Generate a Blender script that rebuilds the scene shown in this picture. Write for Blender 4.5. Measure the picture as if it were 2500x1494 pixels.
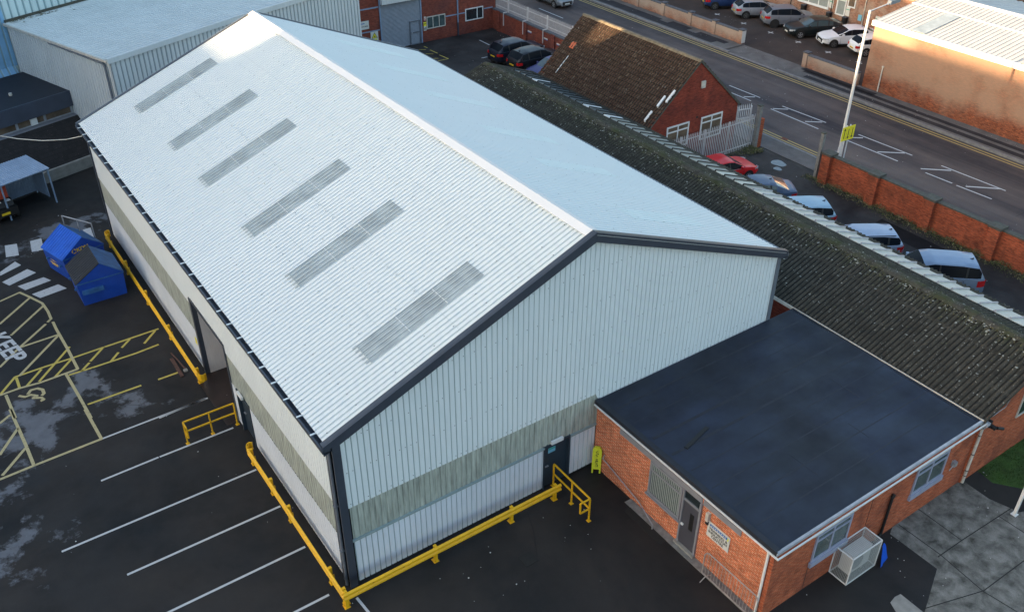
import bpy, math, random
from mathutils import Vector, Matrix
R = math.radians
rnd = random.Random(7)
sc = bpy.context.scene
C = sc.collection
for o in list(bpy.data.objects): bpy.data.objects.remove(o)

# ------------------------------------------------------------ camera
CAM = Vector((-7.1504, -19.3754, 24.5492)); YAW, PIT, ROL, FPX = 0.6092, 0.5922, 0.005, 2257.0
fw = Vector((math.sin(YAW)*math.cos(PIT), math.cos(YAW)*math.cos(PIT), -math.sin(PIT)))
rt0 = fw.cross(Vector((0, 0, 1))).normalized(); up0 = rt0.cross(fw)
rt = math.cos(ROL)*rt0 + math.sin(ROL)*up0; up = -math.sin(ROL)*rt0 + math.cos(ROL)*up0
cd = bpy.data.cameras.new('camera'); cam = bpy.data.objects.new('camera', cd); C.objects.link(cam)
cam.matrix_world = Matrix(((rt.x, up.x, -fw.x, CAM.x), (rt.y, up.y, -fw.y, CAM.y), (rt.z, up.z, -fw.z, CAM.z), (0, 0, 0, 1)))
cd.sensor_width = 36; cd.lens = FPX/2500*36; cd.clip_end = 1500; cd.clip_start = .3
sc.camera = cam
def G(px, py, z=0.0):
    """point on the level plane z seen at pixel (px, py) of the 2500 px wide survey photo"""
    d = fw + rt*((px-1250)/FPX) - up*((py-747)/FPX)
    t = (z-CAM.z)/d.z
    return Vector((round(CAM.x+t*d.x, 3), round(CAM.y+t*d.y, 3), z))
# ------------------------------------------------------------ light
SUN_EL, SUN_AZ = R(8.8), R(11)          # azimuth: from -x, turned towards +y
sd = Vector((-math.cos(SUN_AZ)*math.cos(SUN_EL), math.sin(SUN_AZ)*math.cos(SUN_EL), math.sin(SUN_EL)))
w = bpy.data.worlds.new('World'); sc.world = w; w.use_nodes = True
nt = w.node_tree; bg = nt.nodes['Background']
sky = nt.nodes.new('ShaderNodeTexSky'); sky.sky_type = 'NISHITA'; sky.sun_disc = False
sky.sun_elevation = SUN_EL; sky.sun_rotation = math.atan2(sd.x, sd.y); sky.air_density = 1.0; sky.dust_density = 2.2; sky.ozone_density = 1.0
nt.links.new(sky.outputs[0], bg.inputs[0]); bg.inputs[1].default_value = .15
sl = bpy.data.lights.new('sun', 'SUN'); sl.energy = 4.5; sl.angle = R(.6); sl.color = (1, .70, .40)
so = bpy.data.objects.new('sun', sl); C.objects.link(so); so.rotation_euler = (-sd).to_track_quat('-Z', 'Y').to_euler()
sc.view_settings.view_transform = 'Standard'; sc.view_settings.look = 'None'; sc.view_settings.exposure = 2.05

# ------------------------------------------------------------ materials
def N(t, kind, **kw):
    n = t.nodes.new(kind)
    for k, v in kw.items():
        if k.startswith('i_'): n.inputs[k[2:].replace('_', ' ')].default_value = v
        else: setattr(n, k, v)
    return n
def base(name):
    m = bpy.data.materials.new(name); m.use_nodes = True
    t = m.node_tree; b = t.nodes['Principled BSDF']; return m, t, b
def ramp(t, src, stops):
    r = t.nodes.new('ShaderNodeValToRGB'); e = r.color_ramp.elements
    while len(e) < len(stops): e.new(.5)
    for i, (p, c) in enumerate(stops):
        e[i].position = p; e[i].color = (c, c, c, 1) if not hasattr(c, '__len__') else (*c, 1)
    t.links.new(src, r.inputs[0]); return r.outputs[0]
def noise(t, scale, detail=4, rough=.55, coord='Object', stretch=None, dist=0):
    tc = t.nodes.new('ShaderNodeTexCoord'); o = tc.outputs[coord]
    if stretch:
        mp = N(t, 'ShaderNodeMapping'); mp.inputs['Scale'].default_value = stretch; t.links.new(o, mp.inputs[0]); o = mp.outputs[0]
    n = N(t, 'ShaderNodeTexNoise'); n.inputs['Scale'].default_value = scale; n.inputs['Detail'].default_value = detail
    n.inputs['Roughness'].default_value = rough; n.inputs['Distortion'].default_value = dist
    t.links.new(o, n.inputs['Vector']); return n.outputs['Fac']
def mix(t, f, a, b, mode='MIX'):
    m = N(t, 'ShaderNodeMix', data_type='RGBA', blend_type=mode)
    for i, v in ((0, f), (6, a), (7, b)):
        if hasattr(v, 'is_output'): t.links.new(v, m.inputs[i])
        elif i == 0: m.inputs[0].default_value = v
        else: m.inputs[i].default_value = (*v, 1) if len(v) == 3 else v
    return m.outputs[2]
def bump(t, b, h, strength=.3, dist=.02):
    n = N(t, 'ShaderNodeBump'); n.inputs['Strength'].default_value = strength; n.inputs['Distance'].default_value = dist
    t.links.new(h, n.inputs['Height']); t.links.new(n.outputs[0], b.inputs['Normal'])
def simple(name, col, rough=.6, metal=0, var=.12, scale=3, spec=.5, coat=0, stretch=None):
    m, t, b = base(name)
    b.inputs['Roughness'].default_value = rough; b.inputs['Metallic'].default_value = metal
    b.inputs['Specular IOR Level'].default_value = spec; b.inputs['Coat Weight'].default_value = coat; b.inputs['Coat Roughness'].default_value = .05
    if var:
        f = ramp(t, noise(t, scale, 6, .6, stretch=stretch), [(.3, 0), (.7, 1)])
        d = tuple(max(0, c*(1-var)) for c in col); l = tuple(min(1, c*(1+var*.6)) for c in col)
        t.links.new(mix(t, f, d, l), b.inputs['Base Color'])
    else: b.inputs['Base Color'].default_value = (*col, 1)
    return m
def worn(name, col, rough, var, scale, chip):
    m, t, b = base(name); f = ramp(t, noise(t, scale, 6, .6), [(.3, 0), (.7, 1)])
    c = mix(t, f, tuple(x*(1-var) for x in col), col)
    ch = ramp(t, noise(t, 5.5, 9, .72), [(chip-.02, 0), (chip+.01, 1)])
    c = mix(t, ch, c, (.10, .055, .035)); t.links.new(c, b.inputs['Base Color'])
    t.links.new(ramp(t, noise(t, 3, 4), [(.3, rough), (.7, min(1, rough+.25))]), b.inputs['Roughness']); return m
def brick(name, c1, c2, mortar, stain=None, stain_scale=.35, th=(.5, .62), low=None, msize=.013, scl=1.0):
    m, t, b = base(name)
    tc = t.nodes.new('ShaderNodeTexCoord'); s = N(t, 'ShaderNodeSeparateXYZ'); t.links.new(tc.outputs['Object'], s.inputs[0])
    a = N(t, 'ShaderNodeMath', operation='ADD'); t.links.new(s.outputs[0], a.inputs[0]); t.links.new(s.outputs[1], a.inputs[1])
    cb = N(t, 'ShaderNodeCombineXYZ'); t.links.new(a.outputs[0], cb.inputs[0]); t.links.new(s.outputs[2], cb.inputs[1])
    br = N(t, 'ShaderNodeTexBrick'); t.links.new(cb.outputs[0], br.inputs['Vector'])
    br.inputs['Scale'].default_value = scl; br.inputs['Brick Width'].default_value = .225; br.inputs['Row Height'].default_value = .075
    br.inputs['Mortar Size'].default_value = msize; br.inputs['Mortar Smooth'].default_value = .2; br.inputs['Bias'].default_value = -.1
    br.inputs['Color1'].default_value = (*c1, 1); br.inputs['Color2'].default_value = (*c2, 1); br.inputs['Mortar'].default_value = (*mortar, 1)
    col = br.outputs[0]
    v = ramp(t, noise(t, 1.2, 6, .65), [(.3, .72), (.72, 1.12)])
    col = mix(t, 1, col, v, 'MULTIPLY')
    v2 = ramp(t, noise(t, 3.2, 4, .75, stretch=(1, 1, 4)), [(.36, .55), (.5, .95), (.66, 1.3)])
    col = mix(t, 1, col, v2, 'MULTIPLY')
    if stain:
        f = ramp(t, noise(t, stain_scale, 7, .62, dist=.4), [(th[0], 0), (th[1], .85)])
        if low is not None:
            mr = N(t, 'ShaderNodeMapRange'); mr.inputs[1].default_value = low-.5; mr.inputs[2].default_value = low+.5
            t.links.new(s.outputs[2], mr.inputs[0])
            nn = N(t, 'ShaderNodeMath', operation='MULTIPLY_ADD'); t.links.new(noise(t, .5, 5, .6), nn.inputs[0]); nn.inputs[1].default_value = 2.2; nn.inputs[2].default_value = -1.1
            ad = N(t, 'ShaderNodeMath', operation='ADD'); t.links.new(mr.outputs[0], ad.inputs[0]); t.links.new(nn.outputs[0], ad.inputs[1]); ad.use_clamp = True
            f = ad.outputs[0]
        col = mix(t, f, col, mix(t, .72 if low is not None else .55, col, stain))
    t.links.new(col, b.inputs['Base Color']); b.inputs['Roughness'].default_value = .88; b.inputs['Specular IOR Level'].default_value = .25
    bump(t, b, br.outputs['Fac'], -.25, .01)
    return m
def asphalt(name, dark, light, scale=.25, wet=.5, speck=True, patch=None, stretch=None):
    m, t, b = base(name)
    f = ramp(t, noise(t, scale, 8, .62, dist=.3, stretch=stretch), [(.32, 0), (.72, 1)])
    col = mix(t, f, dark, light)
    fine = ramp(t, noise(t, 45, 3, .7), [(.3, .75), (.75, 1.25)])
    col = mix(t, 1, col, fine, 'MULTIPLY')
    tc = t.nodes.new('ShaderNodeTexCoord')
    rsrc = noise(t, .5, 6, .6)
    rr = ramp(t, rsrc, [(.35, wet), (.7, .85)])
    if patch:
        acc = None
        for (cx, cy, rx, ry) in patch:
            mp = N(t, 'ShaderNodeMapping'); mp.vector_type = 'POINT'
            mp.inputs['Location'].default_value = (-cx/rx, -cy/ry, 0); mp.inputs['Scale'].default_value = (1/rx, 1/ry, 0)
            t.links.new(tc.outputs['Object'], mp.inputs[0])
            ln = N(t, 'ShaderNodeVectorMath', operation='LENGTH'); t.links.new(mp.outputs[0], ln.inputs[0])
            s1 = N(t, 'ShaderNodeMath', operation='SUBTRACT'); s1.inputs[0].default_value = 1; t.links.new(ln.outputs['Value'], s1.inputs[1])
            if acc is None: acc = s1.outputs[0]
            else:
                mx = N(t, 'ShaderNodeMath', operation='MAXIMUM'); t.links.new(acc, mx.inputs[0]); t.links.new(s1.outputs[0], mx.inputs[1]); acc = mx.outputs[0]
        nz = N(t, 'ShaderNodeMath', operation='MULTIPLY_ADD'); t.links.new(noise(t, .8, 9, .66, dist=.15), nz.inputs[0]); nz.inputs[1].default_value = 4.4; nz.inputs[2].default_value = -2.45
        ad = N(t, 'ShaderNodeMath', operation='ADD'); t.links.new(acc, ad.inputs[0]); t.links.new(nz.outputs[0], ad.inputs[1])
        pf = ramp(t, ad.outputs[0], [(.12, 0), (.15, .30), (.30, .36), (.325, .85), (.6, 1)])
        col = mix(t, pf, col, mix(t, noise(t, 2.5, 5), (.085, .09, .105), (.17, .175, .19)))
    if speck:
        vo = N(t, 'ShaderNodeTexVoronoi'); vo.inputs['Scale'].default_value = 1.3; t.links.new(tc.outputs['Object'], vo.inputs['Vector'])
        sp = ramp(t, vo.outputs['Distance'], [(.016, 1), (.024, 0)])
        col = mix(t, sp, col, (.2, .2, .2))
    t.links.new(col, b.inputs['Base Color']); t.links.new(rr, b.inputs['Roughness']); b.inputs['Specular IOR Level'].default_value = .2
    bump(t, b, noise(t, 60, 2), .25, .01)
    return m
def paint(name, col, worn=.45, sc_=9):
    """road paint with worn-through spots (transparent where worn)"""
    m, t, b = base(name)
    b.inputs['Roughness'].default_value = .7
    t.links.new(mix(t, noise(t, 6, 5), tuple(c*.75 for c in col), col), b.inputs['Base Color'])
    a = ramp(t, noise(t, sc_, 9, .75), [(worn-.08, 0), (worn+.02, 1)]); t.links.new(a, b.inputs['Alpha'])
    return m
def clad(name, col, rough=.45, dirt=.1, streak=True, metal=0):
    m, t, b = base(name); b.inputs['Roughness'].default_value = rough; b.inputs['Metallic'].default_value = metal
    f = ramp(t, noise(t, .8, 6, .6, stretch=(1, 1, .25)), [(.3, 0), (.75, 1)])
    c = mix(t, f, tuple(x*(1-dirt) for x in col), col)
    g = ramp(t, noise(t, 14, 4, .6, stretch=(1, 1, .12)), [(.3, 1-dirt*.8), (.6, 1)])
    c = mix(t, 1, c, g, 'MULTIPLY'); t.links.new(c, b.inputs['Base Color'])
    return m
M = {}
M['roof_white'] = clad('roof_white', (.655, .70, .705), .5, .03)
M['wall_white'] = clad('wall_white', (.74, .80, .82), .5, .06)
M['wall_lower'] = clad('wall_lower', (.72, .77, .83), .5, .12)
M['wall_pan'] = clad('wall_pan', (.27, .35, .36), .5, .1)  # groove floors darkened, rib shade painted in; the drip trim shares it
M['roof_pan_shade'] = clad('roof_pan_shade', (.36, .44, .46), .5, .08)  # bluish-grey grooves: shading of the ribs put into the sheet colour
M['cap_white'] = clad('cap_white', (.72, .72, .72), .4, .04)
M['grp'] = simple('grp', (.40, .43, .38), .55, 0, .42, 3.2, stretch=(3, 3, .35))
M['grp_roof'] = simple('grp_roof', (.34, .39, .405), .4, 0, .3, 1.2)
M['grp_line'] = simple('grp_line', (.50, .56, .57), .45, 0, .1, 2)
M['grp_right'] = simple('grp_right', (.655, .725, .72), .5, 0, .04, 1.5)
M['trim_dark'] = simple('trim_dark', (.045, .055, .075), .45, 0, .15, 2)
M['trim_grey'] = simple('trim_grey', (.13, .15, .18), .45, 0, .12, 2)
M['black'] = simple('black', (.008, .008, .009), .6, 0, 0)
M['screw'] = simple('screw', (.05, .06, .07), .5, 0, 0)
M['door_dark'] = simple('door_dark', (.026, .042, .060), .45, 0, .1, 2)
M['yellow'] = worn('yellow', (.86, .47, .008), .42, .22, 5, .66)
M['yellow_sign'] = simple('yellow_sign', (.80, .70, .03), .5, 0, .06, 5)
M['lime'] = simple('lime', (.66, .70, .04), .5, 0, .15, 6)
M['asphalt'] = asphalt('asphalt', (.0105, .012, .0135), (.042, .036, .032), .22, .5,
    patch=[(-10.2, 7.6, 3.0, 2.0), (-10.9, 3.5, 2.4, 2.0), (-9.0, 11.0, 1.5, 1.0), (-6.9, 14.2, 2.4, 2.2), (-4.3, 15.6, 1.6, 1.4), (-3.2, 13.3, 1.5, .9), (-1.6, 30.0, 2.2, 1.8), (-4.5, 29.5, 1.6, 1.3), (-9.6, 13.2, 1.8, 2.4)])
M['yard2'] = asphalt('yard2', (.018, .017, .017), (.060, .055, .053), .5, .6)
M['road'] = asphalt('road', (.032, .030, .036), (.15, .118, .104), .45, .6, stretch=(1, .07, 1))
M['carpark'] = asphalt('carpark', (.040, .031, .028), (.075, .058, .050), .3, .8)
M['footway'] = asphalt('footway', (.10, .092, .088), (.17, .16, .155), .8, .8)
M['footpatch'] = asphalt('footpatch', (.022, .022, .026), (.04, .038, .042), .8, .8)
M['kerb'] = simple('kerb', (.20, .195, .19), .85, 0, .3, 4)
M['concrete'] = asphalt('concrete', (.050, .050, .042), (.27, .26, .235), 1.8, .8)
M['concrete_light'] = simple('concrete_light', (.27, .26, .235), .85, 0, .25, 3)
M['joint'] = simple('joint', (.015, .015, .014), .9, 0, .2)
M['paint_white'] = paint('paint_white', (.52, .53, .54), .40)
M['paint_crisp'] = paint('paint_crisp', (.56, .56, .56), .30, 12)
M['paint_yellow'] = paint('paint_yellow', (.56, .44, .09), .38)
M['paint_cream'] = paint('paint_cream', (.50, .42, .22), .40)
M['paint_yroad'] = paint('paint_yroad', (.50, .37, .12), .38)
M['brick_orange'] = brick('brick_orange', (.62, .135, .040), (.46, .088, .028), (.66, .40, .27), msize=.012)
M['brick_side'] = brick('brick_side', (.50, .105, .038), (.37, .072, .028), (.40, .17, .10), stain=(.12, .04, .03), stain_scale=.8)
M['brick_red'] = brick('brick_red', (.31, .050, .027), (.22, .038, .023), (.20, .055, .035), stain=(.06, .02, .02), stain_scale=.7, th=(.45, .7))
M['brick_yard'] = brick('brick_yard', (.44, .088, .033), (.28, .055, .024), (.26, .10, .06), stain=(.07, .03, .02), stain_scale=1.3, th=(.48, .68))
M['brick_bb'] = brick('brick_bb', (.30, .062, .035), (.22, .05, .03), (.20, .08, .06), stain=(.07, .04, .045), low=None, stain_scale=.5, th=(.45, .65))
M['brick_tan'] = brick('brick_tan', (.40, .11, .045), (.20, .052, .025), (.12, .07, .05), stain=(.36, .245, .175), low=1.25)
M['brick_low'] = brick('brick_low', (.36, .115, .055), (.27, .09, .05), (.22, .16, .12), stain=(.44, .37, .30), low=.35)
M['brick_opp'] = brick('brick_opp', (.38, .16, .09), (.30, .12, .07), (.33, .25, .2), stain=(.4, .33, .27), stain_scale=.8)
def feltmat():
    m, t, b = base('felt'); b.inputs['Specular IOR Level'].default_value = .35
    f = ramp(t, noise(t, .28, 5, .6, dist=.4), [(.35, 0), (.7, 1)]); g = ramp(t, noise(t, .9, 5, .6, stretch=(.35, 1.6, 1)), [(.3, .62), (.62, 1)])
    c = mix(t, f, (.010, .013, .022), (.020, .029, .056)); c = mix(t, 1, c, g, 'MULTIPLY'); t.links.new(c, b.inputs['Base Color'])
    t.links.new(ramp(t, noise(t, .7, 5), [(.3, .45), (.7, .75)]), b.inputs['Roughness']); return m
M['felt'] = feltmat(); M['felt_seam'] = simple('felt_seam', (.013, .016, .027), .7, 0, .4, 3)
M['felt_edge'] = simple('felt_edge', (.014, .017, .026), .7, 0, .3, 3)
M['flash'] = simple('flash', (.34, .36, .40), .4, 0, .3, 3)
M['white_pvc'] = simple('white_pvc', (.70, .71, .70), .4, 0, .08, 4)
M['cream_pvc'] = simple('cream_pvc', (.55, .52, .46), .5, 0, .25, 5)
M['frame_grey'] = simple('frame_grey', (.22, .225, .25), .5, 0, .12, 4)
M['frame_lilac'] = simple('frame_lilac', (.30, .32, .42), .5, 0, .12, 4)
M['door_grey'] = simple('door_grey', (.062, .062, .078), .5, 0, .1, 2)
M['glass'] = simple('glass', (.02, .03, .035), .08, 0, .3, 1.5, spec=.8)
M['glass_green'] = simple('glass_green', (.07, .10, .10), .1, 0, .5, 1.2, spec=.8)
M['glass_tan'] = simple('glass_tan', (.15, .11, .075), .25, 0, .5, 1.2, spec=.6)
M['blind'] = simple('blind', (.26, .29, .28), .7, 0, .15, 8)
M['red'] = simple('red', (.5, .02, .02), .5, 0, 0)
M['blue_sign'] = simple('blue_sign', (.015, .13, .42), .5, 0, 0)
M['ink'] = simple('ink', (.02, .02, .025), .6, 0, 0)
M['sign_white'] = simple('sign_white', (.62, .62, .58), .5, 0, .05)
M['green_sign'] = simple('green_sign', (.02, .35, .22), .5, 0, 0)
M['lightblue'] = simple('lightblue', (.16, .42, .58), .5, 0, 0)
M['galv'] = simple('galv', (.33, .34, .36), .45, .35, .2, 4)
M['galv_fence'] = simple('galv_fence', (.62, .60, .60), .5, .2, .15, 3)
M['steel_barrier'] = simple('steel_barrier', (.36, .33, .31), .5, .2, .3, 6)
M['pole_white'] = simple('pole_white', (.62, .62, .62), .5, 0, .06)
M['lichen_post'] = simple('lichen_post', (.20, .20, .19), .9, 0, .35, 5)
M['coping'] = simple('coping', (.075, .075, .062), .9, 0, .35, 5)
M['coping_blue'] = simple('coping_blue', (.085, .09, .105), .8, 0, .35, 5)
M['skip_blue'] = worn('skip_blue', (.003, .060, .40), .45, .3, 1.2, .69)
M['skip_lid_blue'] = worn('skip_lid_blue', (.010, .12, .62), .45, .25, 2, .68)
M['skip_worn'] = simple('skip_worn', (.03, .12, .31), .6, 0, .4, 3)
M['skip_lid_black'] = simple('skip_lid_black', (.022, .026, .034), .6, 0, .35, 4)
M['rust'] = simple('rust', (.16, .055, .03), .9, 0, .4, 6)
M['wood'] = simple('wood', (.10, .05, .038), .9, 0, .3, 6)
M['blue_clad'] = clad('blue_clad', (.58, .72, .75), .45, .12)
M['blue_pan'] = clad('blue_pan', (.26, .38, .42), .5, .12)
M['lb_wall'] = clad('lb_wall', (.60, .64, .65), .5, .12)
M['lining'] = clad('lining', (.70, .64, .60), .5, .1)
M['lb_pan'] = clad('lb_pan', (.26, .30, .32), .5, .1)
M['lb_roof'] = clad('lb_roof', (.64, .68, .68), .6, .14)
M['lb_roof_pan_shade'] = clad('lb_roof_pan_shade', (.17, .20, .22), .5, .12)  # grooves painted dark so the roof's shaded rib stripes show
M['seam_roof'] = clad('seam_roof', (.56, .55, .53), .6, .14)
M['seam_pan'] = clad('seam_pan', (.42, .41, .40), .5, .14)
M['white_fascia'] = simple('white_fascia', (.8, .78, .74), .5, 0, .05)
M['bluegrey_steel'] = simple('bluegrey_steel', (.22, .30, .42), .5, 0, .15, 3)
M['shutter'] = simple('shutter', (.22, .245, .285), .45, .1, .12, 3)
M['tarp'] = simple('tarp', (.006, .10, .62), .4, 0, .2, 5)
M['tyre'] = simple('tyre', (.012, .012, .013), .8, 0, 0)
M['rim'] = simple('rim', (.40, .41, .43), .3, .7, 0)
M['rim_dark'] = simple('rim_dark', (.12, .125, .13), .3, .5, 0)
M['lamp_red'] = simple('lamp_red', (.42, .01, .012), .25, 0, 0, coat=.6)
M['lamp_clear'] = simple('lamp_clear', (.55, .57, .6), .15, .2, 0, coat=.6)
M['car_glass'] = simple('car_glass', (.007, .010, .015), .2, 0, 0, spec=.06)
M['car_glass_pale'] = simple('car_glass_pale', (.05, .075, .085), .06, 0, 0, spec=.6)
M['plate_yellow'] = simple('plate_yellow', (.75, .5, .02), .5, 0, 0)
M['weed'] = simple('weed', (.085, .105, .030), .9, 0, .6, 2.5)
M['weed_dry'] = simple('weed_dry', (.21, .18, .10), .9, 0, .5, 2.5)
M['grass'] = simple('grass', (.035, .085, .012), .95, 0, .5, 1.2)
M['bush'] = simple('bush', (.03, .055, .035), .8, 0, .5, 5)
M['moss'] = simple('moss', (.095, .090, .045), .95, 0, .6, 3)
M['lichen'] = simple('lichen', (.30, .30, .26), .95, 0, .4, 6)
M['litter'] = simple('litter', (.6, .58, .56), .7, 0, .2, 2)
M['puddle'] = simple('puddle', (.05, .052, .06), .06, 0, 0, spec=.9)
def asbestos():
    m, t, b = base('asbestos'); b.inputs['Roughness'].default_value = .92; b.inputs['Specular IOR Level'].default_value = .15
    f = ramp(t, noise(t, 2.2, 8, .7), [(.3, 0), (.7, 1)])
    col = mix(t, f, (.034, .031, .025), (.088, .080, .064))
    tc = t.nodes.new('ShaderNodeTexCoord'); s = N(t, 'ShaderNodeSeparateXYZ'); t.links.new(tc.outputs['Object'], s.inputs[0])
    mr = N(t, 'ShaderNodeMapRange'); mr.inputs[1].default_value = 4.15; mr.inputs[2].default_value = 4.62; t.links.new(s.outputs[2], mr.inputs[0])
    n2 = N(t, 'ShaderNodeMath', operation='MULTIPLY'); t.links.new(mr.outputs[0], n2.inputs[0]); t.links.new(ramp(t, noise(t, 1.6, 6, .7), [(.42, 0), (.66, .8)]), n2.inputs[1])
    col = mix(t, n2.outputs[0], col, (.045, .055, .016))
    sp = ramp(t, noise(t, 9, 3, .8), [(.635, 0), (.66, 1)])
    col = mix(t, sp, col, (.27, .27, .235))
    t.links.new(col, b.inputs['Base Color']); bump(t, b, noise(t, 30, 4), .5, .02); return m
M['asbestos'] = asbestos()
M['valley'] = simple('valley', (.016, .016, .012), .95, 0, .6, 4)          # black moss and grit in the troughs, plus painted shadow lines between tile courses
def tilemat():
    m, t, b = base('clay_tile'); b.inputs['Roughness'].default_value = .9; b.inputs['Specular IOR Level'].default_value = .2
    vo = N(t, 'ShaderNodeTexVoronoi'); vo.inputs['Scale'].default_value = 5.5; tc = t.nodes.new('ShaderNodeTexCoord'); t.links.new(tc.outputs['Object'], vo.inputs['Vector'])
    v = N(t, 'ShaderNodeSeparateColor'); t.links.new(vo.outputs['Color'], v.inputs[0])
    col = ramp(t, v.outputs[0], [(0, (.062, .034, .023)), (.5, (.084, .049, .033)), (.85, (.100, .062, .042)), (1, (.14, .10, .072))])
    col = mix(t, ramp(t, noise(t, .9, 6), [(.5, 0), (.8, .25)]), col, (.060, .048, .024))
    sp = ramp(t, noise(t, 7, 2, .8), [(.70, 0), (.72, 1)]); col = mix(t, sp, col, (.32, .3, .26))
    t.links.new(col, b.inputs['Base Color']); return m
M['tile'] = tilemat()
M['ridge_tile'] = simple('ridge_tile', (.16, .13, .09), .9, 0, .4, 3)
M['orange_tile'] = simple('orange_tile', (.45, .11, .05), .8, 0, .1)
def bankmat():
    m, t, b = base('bank_slate'); b.inputs['Roughness'].default_value = .9
    col = mix(t, noise(t, 1.5, 6), (.013, .012, .012), (.032, .028, .027))
    br = N(t, 'ShaderNodeTexBrick'); tc = t.nodes.new('ShaderNodeTexCoord'); t.links.new(tc.outputs['Object'], br.inputs['Vector'])
    br.inputs['Scale'].default_value = 1; br.inputs['Brick Width'].default_value = .3; br.inputs['Row Height'].default_value = .2; br.inputs['Mortar Size'].default_value = .01
    br.inputs['Color1'].default_value = (1, 1, 1, 1); br.inputs['Color2'].default_value = (.7, .7, .7, 1); br.inputs['Mortar'].default_value = (.5, .5, .5, 1)
    col = mix(t, 1, col, br.outputs[0], 'MULTIPLY'); sp = ramp(t, noise(t, 11, 2, .8), [(.67, 0), (.69, 1)])
    col = mix(t, sp, col, (.09, .06, .055)); t.links.new(col, b.inputs['Base Color']); return m
M['bank'] = bankmat()
M['mesh'] = simple('mesh', (.42, .44, .42), .5, .1, 0)
def carpaint(name, col, metal=.3):
    return simple(name, col, .45, metal, .06, 3, coat=.25)

# ------------------------------------------------------------ mesh helpers
def frame(o, right, upv):
    o, r, u = Vector(o), Vector(right).normalized(), Vector(upv).normalized(); n = r.cross(u)
    return lambda p: o + r*p[0] + u*p[1] + n*p[2]
class MB:
    def __init__(s, T=None): s.v = []; s.f = []; s.m = []; s.T = T; s.mi = 0
    def V(s, p):
        s.v.append(tuple(s.T(p)) if s.T else tuple(p)); return len(s.v)-1
    def face(s, pts, mi=None):
        s.f.append([s.V(p) for p in pts]); s.m.append(s.mi if mi is None else mi); return s
    def box(s, a, b, mi=None):
        x0, x1 = sorted((a[0], b[0])); y0, y1 = sorted((a[1], b[1])); z0, z1 = sorted((a[2], b[2]))
        i = [s.V(p) for p in ((x0,y0,z0),(x1,y0,z0),(x1,y1,z0),(x0,y1,z0),(x0,y0,z1),(x1,y0,z1),(x1,y1,z1),(x0,y1,z1))]
        for q in ((0,3,2,1),(4,5,6,7),(0,1,5,4),(1,2,6,5),(2,3,7,6),(3,0,4,7)):
            s.f.append([i[k] for k in q]); s.m.append(s.mi if mi is None else mi)
        return s
    def prism(s, poly, vec, mi=None):
        n = len(poly); vec = Vector(vec); a = [s.V(p) for p in poly]; b = [s.V(tuple(Vector(p)+vec)) for p in poly]
        mm = s.mi if mi is None else mi
        s.f.append(a[::-1]); s.f.append(b); s.m += [mm, mm]
        for k in range(n): s.f.append([a[k], a[(k+1) % n], b[(k+1) % n], b[k]]); s.m.append(mm)
        return s
    def bar(s, p0, p1, w, h=None, upv=(0, 0, 1), mi=None):
        h = w if h is None else h; p0, p1 = Vector(p0), Vector(p1); d = (p1-p0).normalized(); u = Vector(upv)
        if abs(d.dot(u)) > .98: u = Vector((1, 0, 0))
        r = d.cross(u).normalized(); u = r.cross(d)
        q = [p0+r*a*w/2+u*b*h/2 for a, b in ((-1,-1),(1,-1),(1,1),(-1,1))]
        return s.prism([tuple(x) for x in q], tuple(p1-p0), mi)
    def cyl(s, p0, p1, r0, r1=None, n=10, mi=None):
        r1 = r0 if r1 is None else r1; p0, p1 = Vector(p0), Vector(p1); d = (p1-p0).normalized()
        a = d.cross(Vector((0, 0, 1))) if abs(d.z) < .95 else d.cross(Vector((1, 0, 0))); a.normalize(); b = d.cross(a)
        A = [s.V(tuple(p0+(a*math.cos(t)+b*math.sin(t))*r0)) for t in [2*math.pi*k/n for k in range(n)]]
        B = [s.V(tuple(p1+(a*math.cos(t)+b*math.sin(t))*r1)) for t in [2*math.pi*k/n for k in range(n)]]
        mm = s.mi if mi is None else mi
        for k in range(n): s.f.append([A[k], A[(k+1) % n], B[(k+1) % n], B[k]]); s.m.append(mm)
        s.f.append(A[::-1]); s.f.append(B); s.m += [mm, mm]
        return s
    def tube(s, pts, r, n=8, mi=None):
        for a, b in zip(pts[:-1], pts[1:]): s.cyl(a, b, r, r, n, mi)
        return s
    def blob(s, c, r, rz=None, n=6, jit=.3, mi=None):
        rz = r if rz is None else rz; top = s.V((c[0], c[1], c[2]+rz)); ring = []
        for k in range(n):
            t = 2*math.pi*k/n; q = r*(1+rnd.uniform(-jit, jit)); ring.append(s.V((c[0]+q*math.cos(t), c[1]+q*math.sin(t), c[2]+rz*rnd.uniform(-.1, .5))))
        mm = s.mi if mi is None else mi
        for k in range(n): s.f.append([ring[k], ring[(k+1) % n], top]); s.m.append(mm)
        return s
    def build(s, name, mat, parent=None, smooth=False):
        me = bpy.data.meshes.new(name); me.from_pydata(s.v, [], s.f); me.update()
        for m_ in (mat if isinstance(mat, (list, tuple)) else [mat]): me.materials.append(M[m_] if isinstance(m_, str) else m_)
        for p, k in zip(me.polygons, s.m): p.material_index = k
        if smooth:
            me.shade_smooth(); me.set_sharp_from_angle(angle=R(35))
        o = bpy.data.objects.new(name, me); C.objects.link(o)
        if parent: o.parent = parent
        return o
def tag(o, label=None, cat=None, group=None, kind=None):
    if label: o['label'] = label
    if cat: o['category'] = cat
    if group: o['group'] = group
    if kind: o['kind'] = kind
    return o
def empty(name, loc=(0, 0, 0), rz=0, label=None, cat=None, group=None):
    o = bpy.data.objects.new(name, None); C.objects.link(o); o.location = loc; o.rotation_euler = (0, 0, rz); o.empty_display_size = .3
    return tag(o, label, cat, group)
def copy_tree(o, parent=None):
    c = o.copy(); C.objects.link(c); c.parent = parent
    for ch in [x for x in bpy.data.objects if x.parent == o]: copy_tree(ch, c)
    return c
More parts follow.
